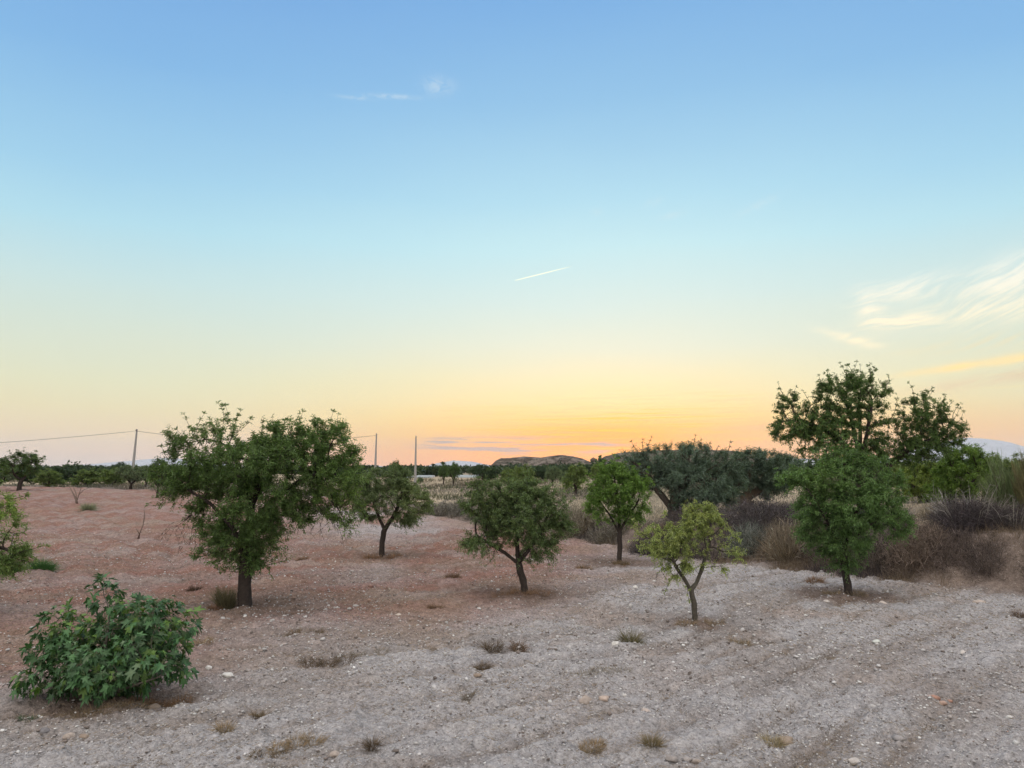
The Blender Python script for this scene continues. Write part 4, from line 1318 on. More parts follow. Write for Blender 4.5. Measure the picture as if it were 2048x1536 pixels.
def rock(u, v, wpx, label, col, flat=.55, rough=.16, name='stone', cat='stone', group='loose stones on the ploughed field', seed=None, asp=.8, depth=None):
    B = gp(u, v) if depth is None else on_ray(u, depth)
    s = B[1] / F; r = wpx * s / 2
    sd = int(u * 13 + v) if seed is None else seed
    rg = np.random.default_rng(sd)
    iv, jf = ico(); iv, jf = subdiv(iv, jf); iv, jf = subdiv(iv, jf)
    n = fbm(iv[:, 0] * 1.3 + iv[:, 2] * .8 + 9, iv[:, 1] * 1.3 + 3, sd % 97, 3) - .5
    P = iv * (1 + n * 1.1)[:, None]
    for k in range(9):                                     # knock flat facets into it
        d = unit(rg.normal(size=3)); lim = rg.uniform(.62, .9)
        pr = P @ d; P = P - np.maximum(pr - lim, 0)[:, None] * d * .9
    P = P * np.array([1, asp, flat]) * r / .9
    a = rg.uniform(-.5, .5); P = P @ np.array([[math.cos(a), -math.sin(a), 0], [math.sin(a), math.cos(a), 0], [0, 0, 1]])
    P[:, 2] += r * flat * .12
    c = np.asarray(col) * (.8 + .4 * fbm(P[:, 0] / r * 3, P[:, 2] / r * 3 + P[:, 1] / r, 9, 3))[:, None]
    o = mesh_np(name, P, jf, M_STONE, None, c, smooth=False, loc=B)
    return tag(o, label, cat, group)


W_ = (.56, .54, .50); TN = (.38, .32, .275); RD = (.36, .21, .155); GY = (.30, .27, .25); BR = (.28, .22, .17)
for a in [(455, 1358, 22, 'pale rounded stone right of the fig bush', W_), (497, 1346, 14, 'smaller grey stone beyond the pale one by the fig bush', GY, ),
          (417, 1342, 14, 'whitish stone closest behind the pale one by the fig bush', W_), (85, 1474, 24, 'dark grey flat stone in the lower left corner', (.17, .16, .16)),
          (136, 1480, 20, 'tan stone right of the dark flat one, lower left', TN), (168, 1478, 18, 'grey-tan stone, right one of the lower left three', BR),
          (302, 1418, 26, 'long sandy stone half buried below the fig bush', BR), (797, 1233, 12, 'pale stone on the red patch left of centre', (.5, .43, .37)),
          (1170, 1412, 30, 'larger tan rock of the pair in the centre foreground', TN), (1207, 1412, 22, 'smaller tan rock of the pair in the centre foreground', (.43, .34, .28)),
          (1292, 1423, 20, 'pinkish flat stone right of the tan pair', (.45, .38, .33)), (956, 1358, 13, 'brown stone below the round dark tuft', BR),
          (1232, 1296, 16, 'white stone below the olive-tinged tuft', W_), (1572, 1492, 34, 'brown field rock behind pale grass at the lower right', (.27, .215, .165)),
          (1866, 1405, 22, 'reddish stone on the left of a trio, right foreground', RD), (1884, 1409, 18, 'paler reddish stone in the middle of the trio', (.40, .28, .22)),
          (1900, 1404, 11, 'smallest stone of the reddish trio', RD), (1907, 1244, 14, 'white stone below the bank at the right', W_),
          (1652, 1206, 14, 'squarish pale stone left of the dense dark almond foot', (.47, .42, .38)), (1764, 1211, 18, 'low tan-white stone right of the dense dark almond foot', (.48, .42, .37)),
          (1497, 1211, 13, 'pale stone right of the yellowish sapling trunk', (.48, .44, .40)), (1752, 1291, 18, 'greenish white flat stone in the right middle ground', (.50, .51, .46)),
          (1712, 1534, 30, 'pale round stone at the very bottom edge, right', (.45, .41, .37)), (1926, 1312, 13, 'pale stone above the reddish trio', (.5, .46, .42)),
          (2018, 1434, 15, 'white stone near the right edge, foreground', W_), (2016, 1470, 14, 'reddish stone near the right edge, foreground', RD),
          (668, 1518, 20, 'brown-white stone at the bottom edge, left of centre', TN), (1270, 1182, 12, 'small white stone below the fresh green almond', W_),
          (1003, 1197, 12, 'flat pale stone left of the leaning almond foot', (.5, .45, .4)), (1075, 1200, 10, 'small pale stone right of the leaning almond foot', W_),
          (868, 1376, 14, 'grey stone left in the pale centre foreground', (.45, .43, .41)), (1345, 1528, 22, 'left grey cobble at the bottom edge by the straw tuft', GY),
          (1372, 1527, 18, 'middle grey cobble at the bottom edge', (.33, .30, .28)), (1396, 1532, 24, 'right tan-grey cobble at the bottom edge', (.33, .28, .24)),
          (1617, 1478, 16, 'rounded stone right of the brown field rock', GY), (1958, 1206, 20, 'tumbled pale stone below the right brush', (.45, .38, .33))]:
    rock(*a)

# ------------------------------------------------------------------ bare saplings on the red earth
def bare_sapling(u, v, pts, label, burnt=True):
    B = gp(u, v); s = B[1] / F
    root = empty('bare_sapling', B, label, 'sapling', 'bare saplings on the red earth')
    A = [[at(*p, B[1]) - B for p in ln] for ln in pts]
    A[0][0] = np.array([0, 0, -.05])
    P = [A[0][0]]; par = [-1]; rad = [s * 2.6]
    for li, ln in enumerate(A):
        cur = 0 if li == 0 else int(np.argmin([np.linalg.norm(q - ln[0]) for q in P]))
        for k, p in enumerate(ln[1:]):
            P.append(p + (0 if li == 0 else rng.normal(0, .02, 3))); par.append(cur); cur = len(P) - 1
            rad.append(s * (2.2 if li == 0 and burnt else 1.0) * (1 - .22 * k) * (.8 if li else 1))
    V, Fq = tubes(np.array(P), np.array(par), np.maximum(np.array(rad), .006), thr=.02)
    dark = V[:, 2] < (A[0][-1][2] if burnt else .25)
    c = np.where(dark[:, None], np.array([.075, .045, .035]), np.array([.17, .13, .11]))
    mesh_np('stem', V, Fq, M_BARK, root, c, smooth=True)


bare_sapling(154, 1012, [[(154, 1012), (154, 1001)], [(154, 1001), (148, 988), (140, 976), (137, 968)], [(154, 1001), (152, 985), (144, 972)], [(154, 1001), (158, 990), (168, 980), (180, 974)], [(158, 990), (163, 975)]],
             'bare forked sapling with a charred stub on the far red earth')
bare_sapling(276, 1083, [[(276, 1083), (279, 1068), (286, 1050), (288, 1030)], [(286, 1050), (292, 1036), (287, 1016)], [(279, 1068), (272, 1058)]],
             'thin leaning bare sapling left of the big wide almond', burnt=False)

# ------------------------------------------------------------------ olives on the terrace
OLV = np.array([.082, .118, .090])
px_tree(1348, 1036, [[(1350, 1036), (1352, 1012), (1358, 985), (1364, 960), (1378, 930)], [(1350, 1030), (1334, 1005), (1316, 982), (1298, 955)], [(1358, 985), (1337, 955, .3), (1320, 930, .3)], [(1364, 965), (1400, 955), (1430, 960)]],
        [(1290, 945, 58, 38), (1350, 940, 62, 40), (1410, 950, 55, 42), (1450, 965, 42, 34), (1270, 915, 34, 18), (1400, 990, 55, 22, -.6, 1.2, 1.8), (1420, 975, 60, 26, -.3), (1380, 960, 60, 30, -.4), (1330, 965, 40, 18, -.4), (1370, 905, 60, 16), (1440, 925, 50, 22), (1440, 1000, 30, 20, -.4)],
        'old grey-green olive tree with a thick forked trunk on the terrace', name='olive_tree',
        spikes_px=[((1285, 920), (1262, 885)), ((1285, 920), (1285, 880)), ((1300, 915), (1303, 876)), ((1330, 905), (1335, 890)), ((1380, 905), (1390, 872)), ((1385, 905), (1378, 885)),
                   ((1450, 915), (1462, 886)), ((1430, 912), (1436, 893)), ((1255, 930), (1250, 905)), ((1500, 930), (1505, 912))],
        group='olive trees on the terrace', seed=21, autosp=60, spl=0.3, natt=1300, step=.17, kill=.24, nleaf=90000, leaf=.085, lw=.28, shoot=.36, rbase=.36, rmin=.008, col=OLV, up=.3, droop=.3, flare=.2, hue=.15, amp=.4, ex=.62,
        bark=np.array([.085, .07, .058]), knob=.10, depth=34)
px_tree(1492, 1030, [[(1492, 1030), (1492, 1008), (1491, 994)], [(1491, 997), (1475, 982), (1460, 965)], [(1491, 997), (1510, 985), (1535, 968)], [(1491, 997), (1495, 970), (1500, 945)]],
        [(1480, 950, 45, 32), (1530, 945, 50, 34), (1575, 950, 34, 28), (1500, 920, 46, 18), (1460, 970, 30, 24), (1550, 925, 34, 16), (1530, 975, 40, 18)],
        'squat olive tree with a pale stumpy trunk, right of the forked olive', name='olive_tree',
        spikes_px=[((1510, 915), (1516, 900)), ((1545, 918), (1548, 902)), ((1570, 930), (1590, 912))],
        group='olive trees on the terrace', seed=22, autosp=40, spl=0.3, natt=1000, step=.2, kill=.28, nleaf=60000, leaf=.10, lw=.28, shoot=.40, rbase=.36, rmin=.009, col=OLV * .92, up=.3, droop=.3, flare=.15, hue=.15, amp=.4, ex=.85,
        bark=np.array([.13, .10, .075]), knob=.08, depth=38)
# green-yellow almonds behind the bank on the right
px_tree(1845, 1022, [[(1845, 1022), (1846, 1005), (1844, 990)], [(1844, 1000), (1830, 975)], [(1844, 1000), (1860, 970)]],
        [(1840, 965, 42, 32), (1870, 975, 30, 26), (1815, 975, 24, 26), (1850, 945, 34, 16)],
        'yellow-green almond tree behind the bank, below the tall old almond', group='almond trees behind the right bank',
        seed=23, autosp=20, spl=0.4, natt=500, step=.2, kill=.28, nleaf=22000, leaf=.11, shoot=.34, rbase=.16, rmin=.012, col=np.array([.125, .165, .04]), up=.4, hue=.4, depth=36)
px_tree(1930, 1012, [[(1930, 1012), (1930, 985), (1932, 965)], [(1930, 985), (1905, 950)], [(1930, 985), (1955, 945)]],
        [(1930, 960, 50, 36), (1965, 950, 30, 36), (1900, 960, 30, 34), (1925, 925, 40, 22), (1950, 910, 22, 14), (1880, 985, 24, 20)],
        'bright green almond tree behind the bank, left of the wispy broom', group='almond trees behind the right bank',
        spikes_px=[((1950, 905), (1968, 890)), ((1925, 910), (1920, 890)), ((1965, 920), (1982, 905)), ((1900, 930), (1892, 905))],
        seed=24, autosp=30, spl=0.4, natt=600, step=.18, kill=.26, nleaf=26000, leaf=.105, shoot=.34, rbase=.14, rmin=.012, col=np.array([.105, .17, .036]), up=.5, hue=.4, depth=32)


# wispy green broom at the right edge
def broom(u, depth, wpx, hpx, n, label, col, seed, spread=.5):
    B = on_ray(u, depth); s = depth / F
    rg = np.random.default_rng(seed)
    root = empty('broom_bush', B, label, 'bush', 'wispy brooms on the bank')
    ns = 60; W = wpx * s * .5; H = hpx * s
    a = rg.uniform(0, 6.28, ns); e = np.stack([np.cos(a) * W * rg.random(ns) ** .5, np.sin(a) * W * rg.random(ns) ** .5, H * rg.uniform(.45, .95, ns)], 1)
    b0 = np.stack([e[:, 0] * .12, e[:, 1] * .12, np.zeros(ns) - .05], 1)
    sag = np.stack([e[:, 0] * .12, e[:, 1] * .12, np.zeros(ns)], 1)
    V, q, t = strips(b0, e, .028, sag=sag)
    mesh_np('stems', V, [q, t], M_BARK, root, np.tile(np.array([.12, .09, .07]), (len(V), 1)))
    i = rg.integers(0, ns, n); tt = rg.uniform(.25, 1.0, n)
    p = b0[i] + (e[i] - b0[i]) * tt[:, None] + sag[i] * (4 * tt * (1 - tt))[:, None] + rg.normal(0, .03, (n, 3))
    d = unit(unit(e[i] - b0[i]) * .5 + np.array([0, 0, .9]) + rg.normal(0, .28, (n, 3)))
    L = H * .22 * rg.uniform(.4, 1.3, n)
    V, q, t = strips(p, p + d * L[:, None], .011, sag=rg.normal(0, .02, (n, 3)))
    c = np.clip(np.asarray(col) * (1 + rg.normal(0, .3, n))[:, None], .01, .5)
    mesh_np('twigs', V, [q, t], M_LEAF, root, np.repeat(c, 5, 0))


broom(2014, 25.5, 95, 125, 2600, 'wispy feathery broom bush with thin green twigs at the right edge', (.13, .165, .08), 51)
broom(2066, 24.5, 90, 140, 2600, 'second, browner broom bush cut by the right edge', (.15, .13, .065), 52, .4)
broom(1978, 28, 60, 80, 1300, 'lower pale green broom bush left of the wispy one', (.12, .15, .07), 53)

# ------------------------------------------------------------------ background trees: a few kinds, then copies
def proto(name, label, h, lobes, seed, col, nleaf, leaf, group, loc, rb=.16, spikes=(), th=.9, **kw):
    tr = [[np.array([0, 0, -.1]), np.array([.02, 0, th * .6]), np.array([0.05, 0, th])]]
    for a in (0.5, 2.4, 4.3):
        tr.append([np.array([0.05, 0, th]), np.array([math.cos(a) * .6, math.sin(a) * .6, th + .7])])
    return make_tree(name, loc, tr, [(np.array(c, float), tuple(r), 1.0) for c, r in lobes], label, seed=seed, natt=420, step=.22, kill=.32, nleaf=nleaf, leaf=leaf, lw=.36,
                     shoot=.42, rbase=rb, rmin=.016, col=col, group=group, per=10, spikes=[(np.array(a, float), np.array(b, float)) for a, b in spikes], up=.4, flare=.3, **kw)


GB = 'trees beyond the ploughed field'
L1 = [((0, 0, 2.1), (1.4, 1.4, 1.0)), ((.7, .2, 2.6), (.9, .9, .7)), ((-.8, -.1, 2.4), (.8, .9, .7)), ((0, .3, 3.0), (.8, .8, .5))]
L2 = [((0, 0, 2.0), (1.7, 1.6, .9)), ((1.0, .3, 2.2), (.9, 1, .8)), ((-1.0, 0, 2.3), (1.0, 1, .7)), ((-.2, 0, 2.8), (1.0, 1, .5)), ((.5, .2, 1.4), (1.3, 1.2, .5))]
L3 = [((0, 0, 2.0), (1.1, 1.1, 1.0)), ((.2, 0, 2.8), (.9, .9, .8)), ((-.3, .1, 1.3), (1.1, 1.1, .6))]
SP = [((0, 0, 3), (.1, 0, 3.9)), ((.6, 0, 2.9), (1.0, .1, 3.6)), ((-.6, 0, 2.8), (-1.0, 0, 3.6)), ((-.2, 0, 3), (-.4, 0, 3.7)), ((.9, 0, 2.5), (1.7, 0, 3.1)), ((-.9, 0, 2.4), (-1.8, 0, 2.9))]


def place(src, u, depth, hpx, label, rz=None, group=GB, wide=1.0, cat=None, h0=3.4, sink=.16):
    """copy of src standing in photo column u at the given depth, hpx photo pixels tall"""
    loc = on_ray(u, depth)
    sc = hpx * depth / F / h0 / (1 - (sink if wide >= 1.3 else 0))
    loc[2] -= sc * h0 * (sink if wide >= 1.3 else 0)       # low crowns, their short trunks down in the scrub
    rz = rng.uniform(0, 6.28) if rz is None else rz
    return copy_thing(src, loc, rz, (sc * wide, sc * wide, sc), label, cat, group)


def first(o, u, depth, hpx, wide=1.0, h0=3.4):
    sc = hpx * depth / F / h0
    o.location = on_ray(u, depth); o.scale = (sc * wide, sc * wide, sc)
    return o


PA = proto('almond_tree', 'sparse dark almond tree on the far left, its top thin against the sky', 3.4, L1, 61, GREEN * .72, 6500, .16, GB, (0, 0, 0), spikes=SP)
first(PA, 48, 80, 72, 1.25)
PB = proto('almond_tree', 'round grey-green tree on a thin trunk at the far left field edge', 3.4, L2, 62, np.array([.085, .115, .062]), 8000, .16, GB, (0, 0, 0), th=.7)
first(PB, 268, 84, 50, 1.15)
PC = proto('carob_tree', 'dense dark tree with pale dead branches at the far edge of the dry grass', 3.4, L2, 63, np.array([.032, .055, .026]), 9000, .17, GB, (0, 0, 0), th=.5, dead=[((.3, 0, 2.8), (.6, .6, .5), 9, 1.0, -.6)])
first(PC, 970, 92, 38, 1.35, h0=3.1)
PD = proto('almond_tree', 'light green almond tree between the leaning almond and the hill', 3.4, L3, 64, np.array([.105, .145, .045]), 8000, .16, GB, (0, 0, 0), th=.8)
first(PD, 1150, 62, 62, 1.1)

# far left row
place(PD, 105, 92, 34, 'low bright green tree right of the sparse dark almond', wide=1.9)
place(PC, 128, 105, 36, 'dark low tree second in the far left row', wide=1.5)
place(PC, 158, 108, 38, 'dark rounded tree third in the far left row', wide=1.7)
place(PD, 182, 96, 34, 'mid green tree in the middle of the far left row', wide=2.0)
place(PC, 210, 106, 36, 'dark tree right of the middle of the far left row', wide=1.6)
place(PD, 232, 100, 34, 'green tree left of the utility pole in the far left row', wide=1.7)
place(PC, 245, 112, 42, 'dark tree standing behind the first utility pole', wide=1.2)
place(PB, 298, 92, 44, 'grey-green tree on a thin trunk left of the big wide almond', wide=.9)
place(PB, 10, 100, 30, 'small tree at the left edge behind the sparse dark almond', wide=1.6)
place(PC, 75, 104, 34, 'dark tree half hidden behind the sparse dark almond', wide=1.5)
place(PC, -40, 96, 38, 'dark tree just outside the left edge', wide=1.6)
place(PA, 322, 66, 74, 'dark spiky-topped tree peeping over the left shoulder of the big almond', wide=.62)
place(PC, 345, 80, 44, 'dark tree behind the left side of the big wide almond', wide=1.3)
place(PB, 395, 85, 44, 'grey tree showing under the big wide almond, left side', wide=1.2)
place(PC, 455, 95, 40, 'dark tree showing through the big wide almond', wide=1.5)
# centre
place(PC, 722, 70, 52, 'dark rounded tree behind the second utility pole', wide=1.0)
place(PC, 690, 78, 44, 'dark tree at the right shoulder of the big wide almond', wide=1.2)
place(PA, 795, 84, 50, 'round dark almond tree between the last two utility poles', wide=.78)
place(PA, 888, 96, 38, 'thin almond tree, left one of the pair before the far fields', wide=.62)
place(PA, 908, 92, 43, 'almond tree with a bent trunk, right one of the pair before the far fields', wide=.75)
place(PB, 842, 112, 14, 'very small tree at the foot of the third utility pole', wide=1.0)
place(PD, 1048, 66, 60, 'light green almond tree right behind the top of the leaning almond', wide=1.2)
place(PD, 1018, 90, 32, 'green tree left behind the leaning almond', wide=1.5)
place(PC, 1085, 120, 30, 'first dark tree of the orchard row under the hill', wide=1.6)
place(PC, 1118, 118, 30, 'second dark tree of the orchard row under the hill', wide=1.6)
place(PB, 1105, 84, 40, 'yellowish small almond in front of the orchard row', wide=.8)
place(PB, 1132, 76, 36, 'thin grey-brown almond left of the light green one', wide=.9)
place(PC, 1142, 124, 28, 'third dark tree of the orchard row under the hill', wide=1.6)
place(PC, 1205, 110, 34, 'dark tree behind the top of the fresh green almond', wide=1.6)
place(PC, 1180, 130, 26, 'dark tree of the orchard row left of the fresh green almond', wide=1.6)
place(PD, 1195, 80, 44, 'green almond close behind the fresh green almond, left side', wide=1.1)
place(PB, 1572, 62, 62, 'thin-trunked tree right behind the squat olive', wide=1.1)
place(PB, 1540, 75, 44, 'small tree seen below the squat olive crown', wide=1.2)
place(PC, 1620, 70, 50, 'dark tree behind the left side of the dense dark almond', wide=1.4)
place(PD, 1790, 60, 50, 'green tree below the right limb of the tall old almond', wide=1.6)
place(PD, 1870, 58, 50, 'green tree left of the bright green almond behind the bank', wide=1.5)
place(PC, 1840, 75, 44, 'dark tree behind the yellow-green almond', wide=1.8)
place(PC, 1905, 80, 42, 'dark tree behind the bright green almond', wide=1.8)
place(PD, 1990, 70, 44, 'green tree behind the wispy broom', wide=1.8)
place(PD, 2040, 62, 46, 'green tree at the right edge behind the brooms', wide=1.7)
place(PD, 2022, 34, 92, 'leafy green almond tree just behind the wispy broom', wide=1.25)
place(PC, 1960, 90, 38, 'dark tree far behind the bright green almond', wide=2.0)
place(PC, 2090, 75, 40, 'dark tree beyond the right edge', wide=1.8)
place(PC, 1330, 90, 36, 'dark tree seen between the forked olive limbs', wide=1.6)
place(PD, 1440, 80, 36, 'green tree seen below the forked olive crown', wide=1.6)


# ------------------------------------------------------------------ scrub strip at the far left edge of the field and middle distance
def far_scrub():
    rg = np.random.default_rng(123)
    n = 9000
    d = np.exp(rg.uniform(math.log(62), math.log(190), n)); x = rg.uniform(-1.0, 1.0, n) * d * .9
    t = bank_t(x, d)
    pn = fbm(x * .08, d * .05, 71, 3)
    keep = (t > 1.0) & ((pn > .50) | (t < 5) & (x < 0))
    x, d, pn = x[keep], d[keep], pn[keep]
    col = np.where((fbm(x * .1, d * .1, 75, 2) > .5)[:, None], np.array([.13, .11, .085]), np.array([.09, .095, .06]))
    scatter_blades('scrub', 'low brown and grey scrub between the far fields', x, d, .7, .06, col, rg, per=14, rad=.55, spread=.7)
    # far treeline: mottled dark foliage, too far to count
    n = 2600
    a = rg.uniform(-.95, .95, n); d = rg.uniform(170, 640, n); x = a * d
    pn = fbm(x * .02 + 7, d * .015, 77, 3)
    keep = pn > .46
    x, d = x[keep], d[keep]; n = len(x)
    per = 110
    H = rg.uniform(1.0, 2.5, n) * np.where(rg.random(n) < .06, 1.7, 1)
    W = rg.uniform(1.8, 4.2, n)
    p = unit(rg.normal(size=(n, per, 3))) * (rg.random((n, per, 1)) ** .35)
    p = p * np.stack([W, W, H * .55], 1)[:, None] + np.stack([x, d, ground_z(x, d, False) + H * .5], 1)[:, None]
    q = p.reshape(-1, 3)
    ld = unit(rg.normal(size=q.shape) + np.array([0, 0, .4]))
    v, f = leaf_mesh(q, ld, 1.0, .8, rg)
    cb = np.array([.040, .060, .032]) * (.6 + .9 * rg.random(n))[:, None]
    c = np.repeat(np.repeat(cb, per, 0), 4, 0)
    tag(mesh_np('treeline', v, f, M_LEAF, None, c), 'distant dark orchards and woods along the horizon', kind='stuff')


far_scrub()


# distant palms
def palm(u, depth, hpx, label):
    B = on_ray(u, depth); s = depth / F; h = hpx * s
    rg = np.random.default_rng(int(u))
    root = empty('palm_tree', B, label, 'palm tree', 'far palms on the horizon')
    P = np.array([[0, 0, -.2], [.05, 0, h * .4], [0, 0, h * .8]])
    V, Fq = tubes(P, np.array([-1, 0, 1]), np.array([.28, .22, .2]))
    mesh_np('trunk', V, Fq, M_BARK, root, np.tile(BARK * 1.4, (len(V), 1)))
    V, q, t, m = blades(0, 0, h * .75, 90, .3, h * .38, 1.1, rg, .5, .8)
    mesh_np('crown', V, [q, t], M_LEAF, root, np.tile(GREEN * .5, (len(V), 1)))


palm(887, 480, 17, 'tiny far palm left of the pale hill end')
palm(868, 500, 13, 'tinier far palm left of the other one')


# ------------------------------------------------------------------ poles and cable
def pole(u, ubase, depth, vtop, label, tilt=0.0):
    B = on_ray(ubase, depth)
    top = at(u, vtop, depth)
    root = empty('utility_pole', B, label, 'pole', 'utility poles')
    h = top - B
    V = []; seg = 14
    for k in range(seg + 1):
        t = k / seg; c = h * t; w = .19 * (1 - t) + .085 * t
        for a, b in ((-1, -1), (1, -1), (1, 1), (-1, 1)):
            V.append(c + np.array([a * w, b * w * .8, 0]))
    V = np.array(V); V[:4, 2] -= .6
    i = np.arange(seg)[:, None] * 4
    f = np.concatenate([i + np.array([j, (j + 1) % 4, 4 + (j + 1) % 4, 4 + j]) for j in range(4)] + [np.array([[seg * 4, seg * 4 + 1, seg * 4 + 2, seg * 4 + 3]])])
    mesh_np('shaft', V, f, M_CONC, root, np.array([.30, .29, .28]) * np.ones((len(V), 1)))
    a = h + np.array([0, -.1, -.25])
    P = np.array([a, a + [0, 0, .12], a + [.02, -.25, .16]])
    V, Fq = tubes(P, np.array([-1, 0, 1]), np.array([.05, .05, .04]))
    hk = mesh_np('cable_hook', V, Fq, M_CONC, root, np.tile(np.array([.12, .12, .12]), (len(V), 1)))
    P = np.array([a + [.02, -.25, .14], a + [.02, -.26, .06], a + [.02, -.27, -.04]])
    V, Fq = tubes(P, np.array([-1, 0, 1]), np.array([.05, .075, .05]))
    mesh_np('insulator', V, Fq, M_CONC, hk, np.tile(np.array([.30, .22, .18]), (len(V), 1)))
    return top - np.array([0, .2, .3])


T1 = pole(274, 269, 108, 858, 'slightly leaning concrete utility pole left of the big wide almond')
T2 = pole(753, 752, 114, 867, 'concrete utility pole in the middle, where the cable ends')
T3 = pole(832, 832, 112, 872, 'thick concrete utility pole without a cable')
T0 = at(-330, 905, 100)


def cable(a, b, sag, label):
    n = 40
    t = np.linspace(0, 1, n)[:, None]
    P = a + (b - a) * t - np.array([0, 0, 1]) * (4 * sag * t * (1 - t))
    V, Fq = tubes(P, np.arange(-1, n - 1), np.full(n, .027), thr=10)
    o = mesh_np('overhead_cable', V, Fq, M_CONC, None, np.tile(np.array([.07, .065, .06]), (len(V), 1)))
    tag(o, label, 'cable', 'overhead cables')


T0 = pole(-330, -330, 100, 898, 'utility pole beyond the left edge')
cable(T0, T1, .35, 'overhead cable running from the left edge to the leaning pole')
cable(T1, T2, 1.1, 'overhead cable passing behind the big almond to the middle pole')


# ------------------------------------------------------------------ low white greenhouses far off
def greenhouse(u0, u1, depth, h, label):
    A = on_ray(u0, depth); B2 = on_ray(u1, depth)
    L = B2[0] - A[0]; n = 9
    root = empty('greenhouse', (A + B2) / 2, label, 'greenhouse', 'far white greenhouses')
    V = []; f = []; xs = np.linspace(-L / 2, L / 2, 13)
    for x in xs:
        for k in range(n):
            a = math.pi * k / (n - 1)
            V.append((x, -math.cos(a) * 4.0, math.sin(a) ** .7 * h))
    for i in range(len(xs) - 1):
        for k in range(n - 1):
            p = i * n + k
            f.append((p, p + 1, p + n + 1, p + n))
    V = np.array(V)
    mesh_np('roof', V, np.array(f), M_CONC, root, np.tile(np.array([.28, .31, .31]), (len(V), 1)), smooth=True)
    ends = []
    for i0 in (0, (len(xs) - 1) * n):
        e = V[i0:i0 + n]
        ends.append(e)
    for e in ends:
        me = bpy.data.meshes.new('end_wall'); me.from_pydata([tuple(p) for p in e], [], [list(range(n))]); me.materials.append(M_CONC)
        c = me.color_attributes.new('col', 'FLOAT_COLOR', 'POINT'); c.data.foreach_set('color', np.tile([.6, .6, .6, 1], n).astype(np.float32))
        o = bpy.data.objects.new('end_wall', me); COL.objects.link(o); o.parent = root


greenhouse(912, 958, 172, .55, 'low white greenhouse strip left of the dense dark carob')
greenhouse(792, 826, 172, .55, 'low white greenhouse strip beside the third utility pole')
greenhouse(838, 868, 172, .5, 'low white greenhouse strip right of the third utility pole')


# ------------------------------------------------------------------ hills and mountains
def terrain_mat(name, ca, cb, cc, scale):
    m = bpy.data.materials.new(name); m.use_nodes = True; m.node_tree.nodes.clear()
    T = NT(m.node_tree)
    P = T.n('ShaderNodeTexCoord').outputs['Object']
    n1 = T.noise(P, scale, 6.0, .7); n2 = T.noise(P, scale * 5, 5.0, .7)
    mp = T.n('ShaderNodeMapping'); T.put(mp.inputs[0], P); mp.inputs['Scale'].default_value = (1, 1, 4)
    n3 = T.noise(mp.outputs[0], scale * 1.6, 5.0, .6)
    c = T.mix(T.smooth(n3, .42, .58), ca, cb)
    c = T.mix(T.smooth(n2, .50, .60), c, cc)
    p = T.n('ShaderNodeBsdfPrincipled'); T.put(p.inputs['Base Color'], c); p.inputs['Roughness'].default_value = 1; p.inputs['Specular IOR Level'].default_value = 0
    o = T.n('ShaderNodeOutputMaterial'); T.put(o.inputs[0], p.outputs[0])
    return m


M_HILL = terrain_mat('marl_hill', (.085, .07, .056), (.18, .155, .13), (.035, .033, .026), .06)
M_MTN = terrain_mat('hazed_rock', (.44, .45, .48), (.40, .41, .44), (.36, .38, .40), .004)  # pale blue-grey: part of the distance haze is put into this colour


def ridge(name, prof, depth, thick, label, mat, rough, nx=200, ny=26, seed=1, cliff=None, shape=1.0, fq=3.0):
    """hill whose crest follows the (u, v) profile at the given depth"""
    us = np.linspace(prof[0][0], prof[-1][0], nx)
    vs = np.interp(us, [p[0] for p in prof], [p[1] for p in prof])
    X = np.empty((nx, ny)); Y = np.empty((nx, ny)); Z = np.empty((nx, ny))
    for j in range(ny):
        t = j / (ny - 1) * 2 - 1
        y = depth + t * thick
        cr = np.array([at(u, v, depth) for u, v in zip(us, vs)])
        x = cr[:, 0] + (fbm(us * .02 + t * 3, np.full(nx, t * 2), seed, 2) - .5) * thick * .1
        g = ground_z(x, np.full(nx, y), False) - 1.0
        h = cr[:, 2] - g
        prf = np.clip(1 - abs(t) ** (1.6 * shape), 0, 1) if not cliff else np.clip((1 - abs(t)) * cliff, 0, 1) ** .8
        nn = (fbm(x / thick * fq, np.full(nx, y / thick * fq), seed + 3, 5) - .5) * rough * prf
        X[:, j] = x; Y[:, j] = y + (fbm(us * .05, np.full(nx, t * 2.), seed + 9, 3) - .5) * thick * .15; Z[:, j] = g + h * prf + nn * h
    v = np.stack([X, Y, Z], -1).reshape(-1, 3)
    idx = np.arange(nx * ny).reshape(nx, ny)
    f = np.stack([idx[:-1, :-1], idx[1:, :-1], idx[1:, 1:], idx[:-1, 1:]], -1).reshape(-1, 4)
    o = mesh_np(name, v, f, mat)
    return tag(o, label, kind='structure')


